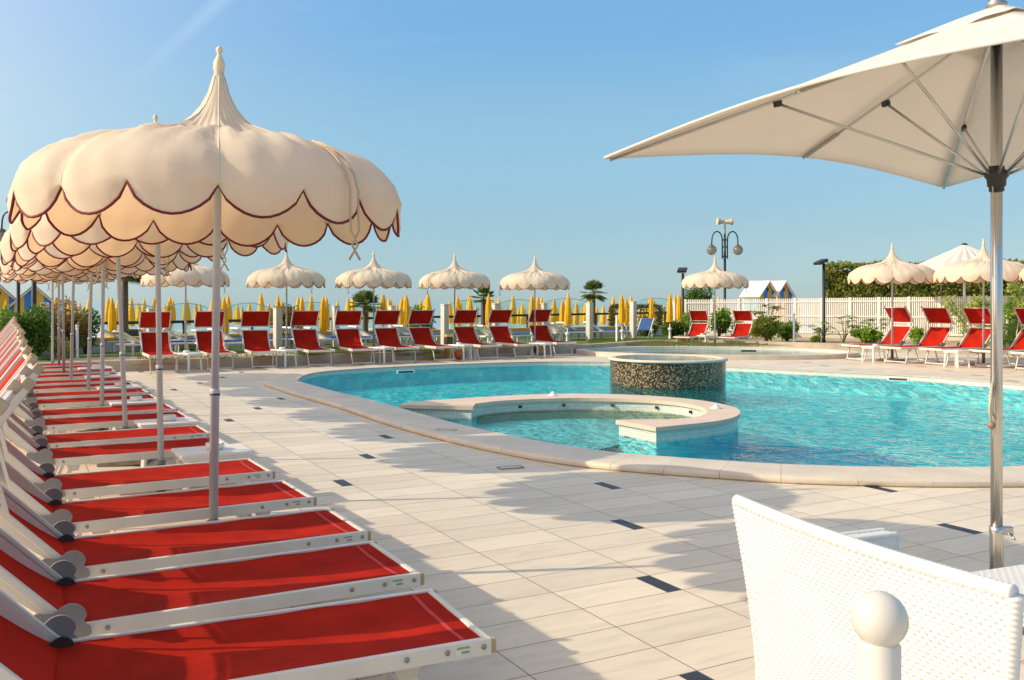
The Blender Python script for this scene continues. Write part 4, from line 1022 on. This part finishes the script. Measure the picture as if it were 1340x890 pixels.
def palm(loc, h, r, label, seed, nf=26, cr=.09, name='fan_palm'):
    rr = random.Random(seed); t = thing(name, label, 'palm tree', loc)
    b = MB(); prof = []
    for i in range(40): prof.append((cr*(1.0-.25*i/40)*(1+.14*(i % 2)), h*i/39))
    b.lathe(prof, 12, cap=True); b.build('trunk', mat('palm_trunk', (.13,.09,.06), .9, noise=.3, nscale=30), t)
    f = MB(); q = MB()
    for i in range(nf):
        a = i*2.4; el = rr.uniform(-.6, 1.4); d = Vector((cos(a)*cos(el), sin(a)*cos(el), sin(el)))
        c = Vector((0,0,h)) + d*r*.36; q.tube([(0,0,h-.03), c], .008, 4, cap=False)
        s = d.cross(Vector((0,0,1))).normalized(); u = s.cross(d)
        for k in range(15):
            an = (k-7)/7*1.25; e = (d*cos(an) + s*sin(an)).normalized(); l = r*.66*(1-.25*abs(k-7)/7)*rr.uniform(.9,1.05)
            p1 = c + e*l*.6; p2 = c + e*l + Vector((0,0,-.10*l)); wd = e.cross(u).normalized()*r*.045
            f.add([c, p1+wd, p2, p1-wd], [(0,1,2,3)])
    q.build('stalk', mat('green_stem', (.20,.22,.06), .6), t); f.build('crown', foliage('palm_leaves', (.06,.12,.03), (.26,.34,.09)), t)
palm(G(777, 35, .1), HT(384,35)-.1, .60, 'small fan palm between two square posts right of the back row', 1, 36, .075)
palm(G(632.5, 36, -.2), HT(391,36)+.2, .62, 'fan palm with shaggy trunk behind the eighth back row sunbed', 2, 20, .11)
palm(G(478, 30.5, .1), HT(400,30.5)-.1, .62, 'fan palm behind a glass panel between the fourth and fifth back row sunbeds', 3, 34, .10)
palm(G(163.5, 26.2, .1), HT(355,26.2)-.1, .72, 'tall palm with dark slim trunk behind the left row parasols', 4, 26, .10)
bush('oleander_shrub', 'shrub', 'airy green shrub behind the sixth back row sunbed', G(551, 34, 0), (.62,.5,.78), 900, .16, GR1, 31)
bush('clipped_hedge', 'hedge', 'square clipped grey green hedge between the last square posts', G(832, 38, -.2), (.98,.5,.75), 4200, .09, foliage('grey_green_leaves', (.05,.07,.02), (.13,.15,.06)), 32, trunk=False, box=True)
bush('leafy_shrub', 'shrub', 'dark shrub in front of the square clipped hedge', G(847, 36.6, -.1), (.45,.4,.5), 1500, .11, GR2, 33)
bush('round_tree', 'tree', 'round dark green tree crown behind the small middle parasol', G(920, 41, 0), (1.0,.9,1.12), 5500, .14, GR2, 34, clumps=16)
# tall hedge behind the fence on the right
def hedge():
    rr = random.Random(5); a, c = Vector((14.2, 41.5, -.3)), Vector((24.5, 36.5, -.3)); d = (c-a); l = d.length; d.normalize(); nrm = Vector((d.y, -d.x, 0))
    t = thing('tall_hedge', 'long tall clipped dark hedge behind the white fence on the right', 'hedge'); f = MB()
    Hh = 3.45
    for i in range(19000):
        u, z = rr.random()*l, rr.random()**.8*Hh; q = rr.random()
        if q < .12: p = a + d*u - nrm*rr.random()*1.2 + Vector((0,0,Hh + .05*sin(u*3)))
        elif q < .2: p = a - nrm*rr.random()*1.2 + Vector((0,0,z))
        else: p = a + d*u + Vector((0,0,z)) - nrm*(.0+abs(rr.gauss(0,.10))) + nrm*.08*sin(u*2.3+z*2)*sin(z*3.1)
        p = p + rnd_unit(rr)*.05; leaf(f, p, (nrm*.5 + rnd_unit(rr)).normalized(), rnd_unit(rr), rr.uniform(.12,.24), .10)
    f.build('foliage', HEDG, t)
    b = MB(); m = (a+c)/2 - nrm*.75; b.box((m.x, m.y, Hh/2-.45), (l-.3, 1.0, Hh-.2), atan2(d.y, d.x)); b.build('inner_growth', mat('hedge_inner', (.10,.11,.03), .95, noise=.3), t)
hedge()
# grass blades
rr = random.Random(9); b = MB()
def strip(x0, x1, ya, yb, n):
    for i in range(n):
        x = rr.uniform(x0, x1); y = rr.uniform(ya, yb) ; p = P(x, y, .14); p.z = .138
        leaf(b, p, Vector((rr.uniform(-.4,.4), rr.uniform(-.4,.4), 1)).normalized(), Vector((rr.uniform(-1,1),1,0)), rr.uniform(.04,.08), .016)
strip(390,575,459,466,4500); strip(180,390,466,471.5,1200); strip(770,905,444,451.5,4200); strip(845,1005,447,453.2,2500); strip(640,780,452,455,1500)
tag(b.build('grass', foliage('grass_blades', (.10,.17,.015), (.26,.28,.03), 3)), 'short yellow green grass behind the kerb', 'grass', kind='stuff')

# ------------------------------------------------------------------ white slatted fence
t = thing('slatted_fence', 'long white vertical slat fence behind the right hand sunbeds', 'fence')
fpts = [Vector((6.85,37.2,0)), Vector((7.0,37.0,0)), Vector((10.9,35.3,0)), Vector((15.2,32.6,0)), Vector((20.5,28.4,0)), Vector((27,23,0))]
def ftop(p): return HT(392.2 - (p.x/p.y*F+670-900)*(5.0/430), p.y)
for i in range(1, len(fpts)-1):
    a, c = fpts[i], fpts[i+1]; l = (c-a).length; n_ = max(1, round(l/.98)); d = (c-a)/n_; ang = atan2(d.y, d.x)
    for k in range(n_):
        s0 = a + d*k; s1 = a + d*(k+1); zt = ftop((s0+s1)/2); ns = 14; b = MB()
        for j in range(ns):
            q = s0 + d*((j+.75)/(ns+.5)); b.box((q.x, q.y, (zt+.28)/2), (.046,.02,zt-.28), ang)
        nn = Vector((d.y, -d.x, 0)).normalized()
        for z in (.33, .95, zt-.14): m = (s0+s1)/2 + nn*.024; b.box((m.x, m.y, z), (d.length-.06,.025,.045), ang)
        b.build('slat_panel', FENCEW, t)
        MB().box((s0.x, s0.y, (zt+.15)/2), (.10,.07,zt-.13), ang, bev=.006).build('post', FENCEW, t)
fo = [(p.x, p.y) for p in fpts[1:]]
b = MB(); b.poly(offset(fo, -.12) + offset(fo, .12)[::-1], .1, .26); b.build('footing', STONE, t)

# ------------------------------------------------------------------ lamps
def globe_lamp(loc, zt, label, lead=True):
    t = thing('double_globe_lamp', label, 'street lamp', loc, 0, 'double globe street lamps'); h = zt - loc[2]
    MB().lathe([(.09,0),(.09,.5),(.06,.55),(.055,h*.7),(.045,h-.5)], 14, cap=True).build('pole', DARKM, t)
    b = MB()
    for z in (h-1.05, h-1.45, h-.75): b.box((0,0,z), (.26,.05,.06))
    b.build('crossbar', DARKM, t)
    for s in (-1,1):
        pts = [(s*.11,0,h-1.55),(s*.11,0,h-.75)] + [(s*(.11+.22*(1-cos(a))), 0, h-.75+.36*sin(a)) for a in [R(q) for q in range(15, 181, 15)]] + [(s*.56,0,h-.97)]
        ar = MB().tube(pts, .028, 8).build('arm', DARKM, t)
        MB().lathe([(.05,.22),(.09,.2),(.10,.15),(.10,.10)], 14, c=(s*.56,0,h-1.18)).build('collar', DARKM, ar)
        MB().lathe([(.215*sin(a), .215*cos(a)) for a in [pi*q/14 for q in range(15)]], 22, c=(s*.56,0,h-1.18)).build('globe', GLOBE, ar)
        MB().lathe([(.03,.10),(.05,.0),(.03,-.10)], 10, c=(s*.56,0,h-1.14), cap=True).build('bulb', WPLAST, ar)
    b = MB(); b.tube([(0,0,h-.5),(0,0,h-.1),(.06,0,h)], .04, 8); b.build('neck', mat('beige_speaker', (.55,.45,.32), .6), t)
    for s in (-1,1): MB().tube([(s*.03,0,h+.02),(s*.10,0,h+.02),(s*.22,-.01,h+.02),(s*.32,-.02,h+.03),(s*.33,-.02,h+.03)], [.07,.08,.11,.165,.15], 14).build('loudspeaker', mat('beige_speaker'), t)
def globe_mat():
    m, nd, LK = setup('smoked_globe')
    tr = nd('ShaderNodeBsdfTransparent'); tr.inputs[0].default_value = (.62,.56,.5,1)
    pb = nd('ShaderNodeBsdfPrincipled'); pb.inputs['Base Color'].default_value = (.50,.42,.36,1); pb.inputs['Roughness'].default_value = .12
    ms = nd('ShaderNodeMixShader'); ms.inputs[0].default_value = .30; LK(tr.outputs[0], ms.inputs[1]); LK(pb.outputs[0], ms.inputs[2])
    o = nd('ShaderNodeOutputMaterial'); LK(ms.outputs[0], o.inputs[0]); return m
GLOBE = globe_mat()
globe_lamp(G(948.5, 39, -.3), HT(291, 39), 'tall black double globe lamp behind the small middle parasol')
globe_lamp(G(24, 31, 0), HT(262, 31), 'double globe lamp mostly hidden behind the left row parasols')
def flood(loc, zt, rz_, label):
    t = thing('floodlight', label, 'floodlight', loc, rz_, 'black pole floodlights'); h = zt-loc[2]
    MB().lathe([(.07,0),(.055,.1),(.05,h-.1)], 12, cap=True).build('pole', DARKM, t)
    hd = MB().box((-.10,0,h-.06), (.36,.34,.10), M=Matrix.Translation((-.12,0,h-.05)) @ Matrix.Rotation(R(-22), 4, 'Y'), bev=.015).build('lamp_head', DARKM, t)
    MB().box(None, (.30,.28,.01), M=Matrix.Translation((-.14,0,h-.107)) @ Matrix.Rotation(R(-22), 4, 'Y')).build('glass', mat('pale_lens', (.62,.58,.48), .25), hd)
flood(G(1078, 30.5, .14), HT(341, 30.5), R(20), 'black floodlight pole standing before the white fence')
flood(G(893.5, 34.8, .14), HT(352, 34.8), R(70), 'black floodlight pole at the left end of the white fence')
t = thing('black_post', 'thick black post in front of the striped huts at the far left', 'post', G(44.5, 23.5, .1)); MB().lathe([(.075,0),(.06,.2),(.058,2.9),(.03,2.93)], 12, cap=True).build('pole', DARKM, t)
MB().lathe([(.10,2.93),(.12,3.0),(.0,3.06)], 12).build('cap', DARKM, t)
for i, (x, y0, y1, Z, lb) in enumerate([(807,413,448,31,'thin white pipe standing on the lawn between square posts'),(1039,410,450,29.6,'white pipe with rounded top beside the bushes before the fence'),(1318.5,412,466,24,'white pipe post right of the steel pole'),(942,412,440,35,'short pale pipe post between the two middle distance sunbeds'),(101,425,465,22,'thin pale pipe post beside the dark shrub behind the left row')]):
    zt = HT(y0, Z); z_ = .14; t = thing('pipe_post', lb, 'pipe post', G(x, Z, z_), 0)
    MB().lathe([(.055,0),(.055,.02),(.035,.03),(.035,zt-z_-.04)], 12, cap=True).build('shaft', FENCEW, t)
    MB().lathe([(.042,zt-z_-.045),(.045,zt-z_-.02),(.03,zt-z_),(0,zt-z_+.005)], 12).build('cap', FENCEW, t)
# ------------------------------------------------------------------ striped beach huts
HY = mat('hut_yellow_paint', (.62,.36,.03), .6, noise=.06); HB = mat('hut_blue_paint', (.02,.18,.52), .6, noise=.06); HW = mat('hut_white_roof', (.80,.76,.70), .6)
TQ = mat('turquoise_panel', (.10,.55,.58), .5)
def hut(loc, rz_, wd, dp, he, hp_, label, cat='beach hut', stripes=4, sign=False, roofm=HW):
    t = thing('beach_hut', label, cat, loc, rz_, 'striped yellow and blue beach huts')
    b = MB(); n = stripes
    for k in range(n):
        x0, x1 = -wd/2 + wd*k/n, -wd/2 + wd*(k+1)/n
        def zt(x): return he + (hp_-he)*(1-abs(x)/(wd/2))
        pts = [(x0,0),(x1,0),(x1,zt(x1))] + ([(0,zt(0))] if x0 < 0 < x1 else []) + [(x0,zt(x0))]
        b.use(HY if k % 2 == 0 else HB); b.prism_xz(pts, 0, .06)
    b.build('front_wall', None, t)
    b = MB(); b.box((-wd/2+.03, dp/2+.06, he/2), (.06, dp-.02, he)); b.box((wd/2-.03, dp/2+.06, he/2), (.06, dp-.02, he)); b.box((0, dp+.05, he/2), (wd-.13,.06,he)); b.build('side_wall', WPLAST, t)
    for s in (-1,1):
        b = MB(); sl = atan2(hp_-he, wd/2); b.bar((s*0,dp/2,hp_+.05), (s*(wd/2+.22),dp/2,he+.05-.22*math.tan(sl)), dp+.34, .06, up=(sin(sl)*s,0,cos(sl))); b.build('roof', roofm, t)
        MB().bar((0,-.10,hp_+.0), (s*(wd/2+.2),-.10,he-.2*math.tan(sl)), .11, .03, up=(0,1,0)).build('barge_board', HW, t)
    MB().box((0,-.012,hp_-.42), (.20,.02,.20), M=Matrix.Translation((0,-.012,hp_-.45)) @ Matrix.Rotation(R(45),4,'Y')).build('vent', DARKM, t)
    for yy in (dp*.3, dp*.7): MB().box((-wd/2-.012, yy, he-.55), (.02,.55,.6)).build('window', TQ, t)
    if sign:
        sg = MB().box((wd*.27,-.015,he-.22), (.42,.02,.42)).build('notice_sign', WPLAST, t)
        b = MB(); b.tube([(wd*.27+.14*cos(a), -.032, he-.22+.14*sin(a)) for a in [2*pi*q/20 for q in range(20)]], .018, 5, closed=True)
        b.tube([(wd*.27-.10,-.032,he-.12),(wd*.27+.10,-.032,he-.32)], .018, 5); b.build('prohibition_mark', mat('sign_red', (.5,.03,.03), .5), sg)
HZd = 52
for i, (px, lb) in enumerate(((1004.5,'left one of the two white roofed striped huts beyond the fence'),(1026,'right one of the two white roofed striped huts beyond the fence'))):
    Z = 54 + i*1.1; hut(G(px, Z, -.75), R(46), 2.0, 1.0, HT(386, Z)+.75, HT(369, Z)+.75, lb)
hut(G(44.5, 50, -.6), R(27), 1.9, 2.6, HT(395.5,50)+.6, HT(374,50)+.6, 'striped beach hut with a small prohibition sign beyond the shrubs at the left', sign=True, roofm=mat('grey_brown_roof', (.35,.30,.25), .8))
hut(G(-1.5, 50, -.6), R(28), 1.9, 2.6, HT(395.5,50)+.6, HT(373,50)+.6, 'striped beach hut cut off by the left edge of the photo', roofm=mat('grey_brown_roof'))
# ------------------------------------------------------------------ far white parasol top on the right, bins, planters
t = thing('pagoda_parasol', 'pleated off white pagoda parasol top behind the right hand scalloped parasols', 'parasol', G(1262, 31, 0))
b = MB(); n = 48; vs = []
for r, z, in ((.05, HT(320,31)),(.22, HT(320,31)-.10),(1.1, HT(320,31)-.55),(2.1, HT(320,31)-.98),(2.12, HT(320,31)-1.2)):
    for k in range(n): a = 2*pi*k/n; vs.append((r*cos(a), r*sin(a), z + .05*(k % 2)*min(1,r)))
b.add(vs, [(j*n+k, j*n+(k+1) % n, (j+1)*n+(k+1) % n, (j+1)*n+k) for j in range(4) for k in range(n)]); b.build('canopy', WH, t)
MB().lathe([(.04,0),(.04,HT(320,31)-.1)], 12, cap=True).build('pole', ALU, t); MB().lathe([(.10,0),(.10,.05),(.0,.09)], 12, c=(0,0,HT(320,31)-.03)).build('cap', DARKM, t)
p = P(586.5,470.5); t = thing('yellow_bin', 'small yellow waste bin on a stand between the seventh and eighth back row sunbeds', 'bin', (p.x, p.y, 0), R(35))
MB().box((0,0,.18), (.15,.15,.26), bev=.015).build('body', YPAINT, t); MB().box((.0,0,.62), (.22,.22,.05), bev=.01).build('lid', YPAINT, t); MB().box((.0,0,.46), (.18,.18,.24), bev=.02).build('housing', BLACKPL, t); MB().lathe([(.02,.30),(.02,.60)], 8, c=(0,.0,0)).build('stand', DARKM, t)
p = P(600.5,471); t = thing('orange_ball', 'dull orange ball in shade under the eighth back row sunbed', 'ball', (p.x, p.y, .135)); MB().lathe([(.13*sin(pi*q/12), -.13*cos(pi*q/12)) for q in range(13)], 18).build('ball', mat('orange_rubber', (.5,.12,.02), .5, noise=.15), t)
for i, x in enumerate((613.5, 622)):
    p = P(x, 469.8); t = thing('white_planter', f'{"left" if i==0 else "right"} one of two small white pots under the eighth back row sunbed', 'pot', (p.x, p.y, 0), 0, 'small white pots')
    MB().lathe([(.06,0),(.085,.24),(.095,.245),(.095,.26),(.08,.262),(.07,.2)], 14).build('pot', WPLAST, t)
p = G(176.5, 27.2, .1); t = thing('dark_planter', 'dark square planter box behind the leftmost back row sunbed', 'planter', p); MB().box((0,0,.33), (.42,.42,.5), R(10), bev=.02).build('box', mat('dark_planter_grey', (.06,.065,.06), .7, noise=.2), t); MB().box((0,0,.585), (.36,.36,.01), R(10)).build('earth', mat('potting_earth', (.05,.035,.02), .95), t)
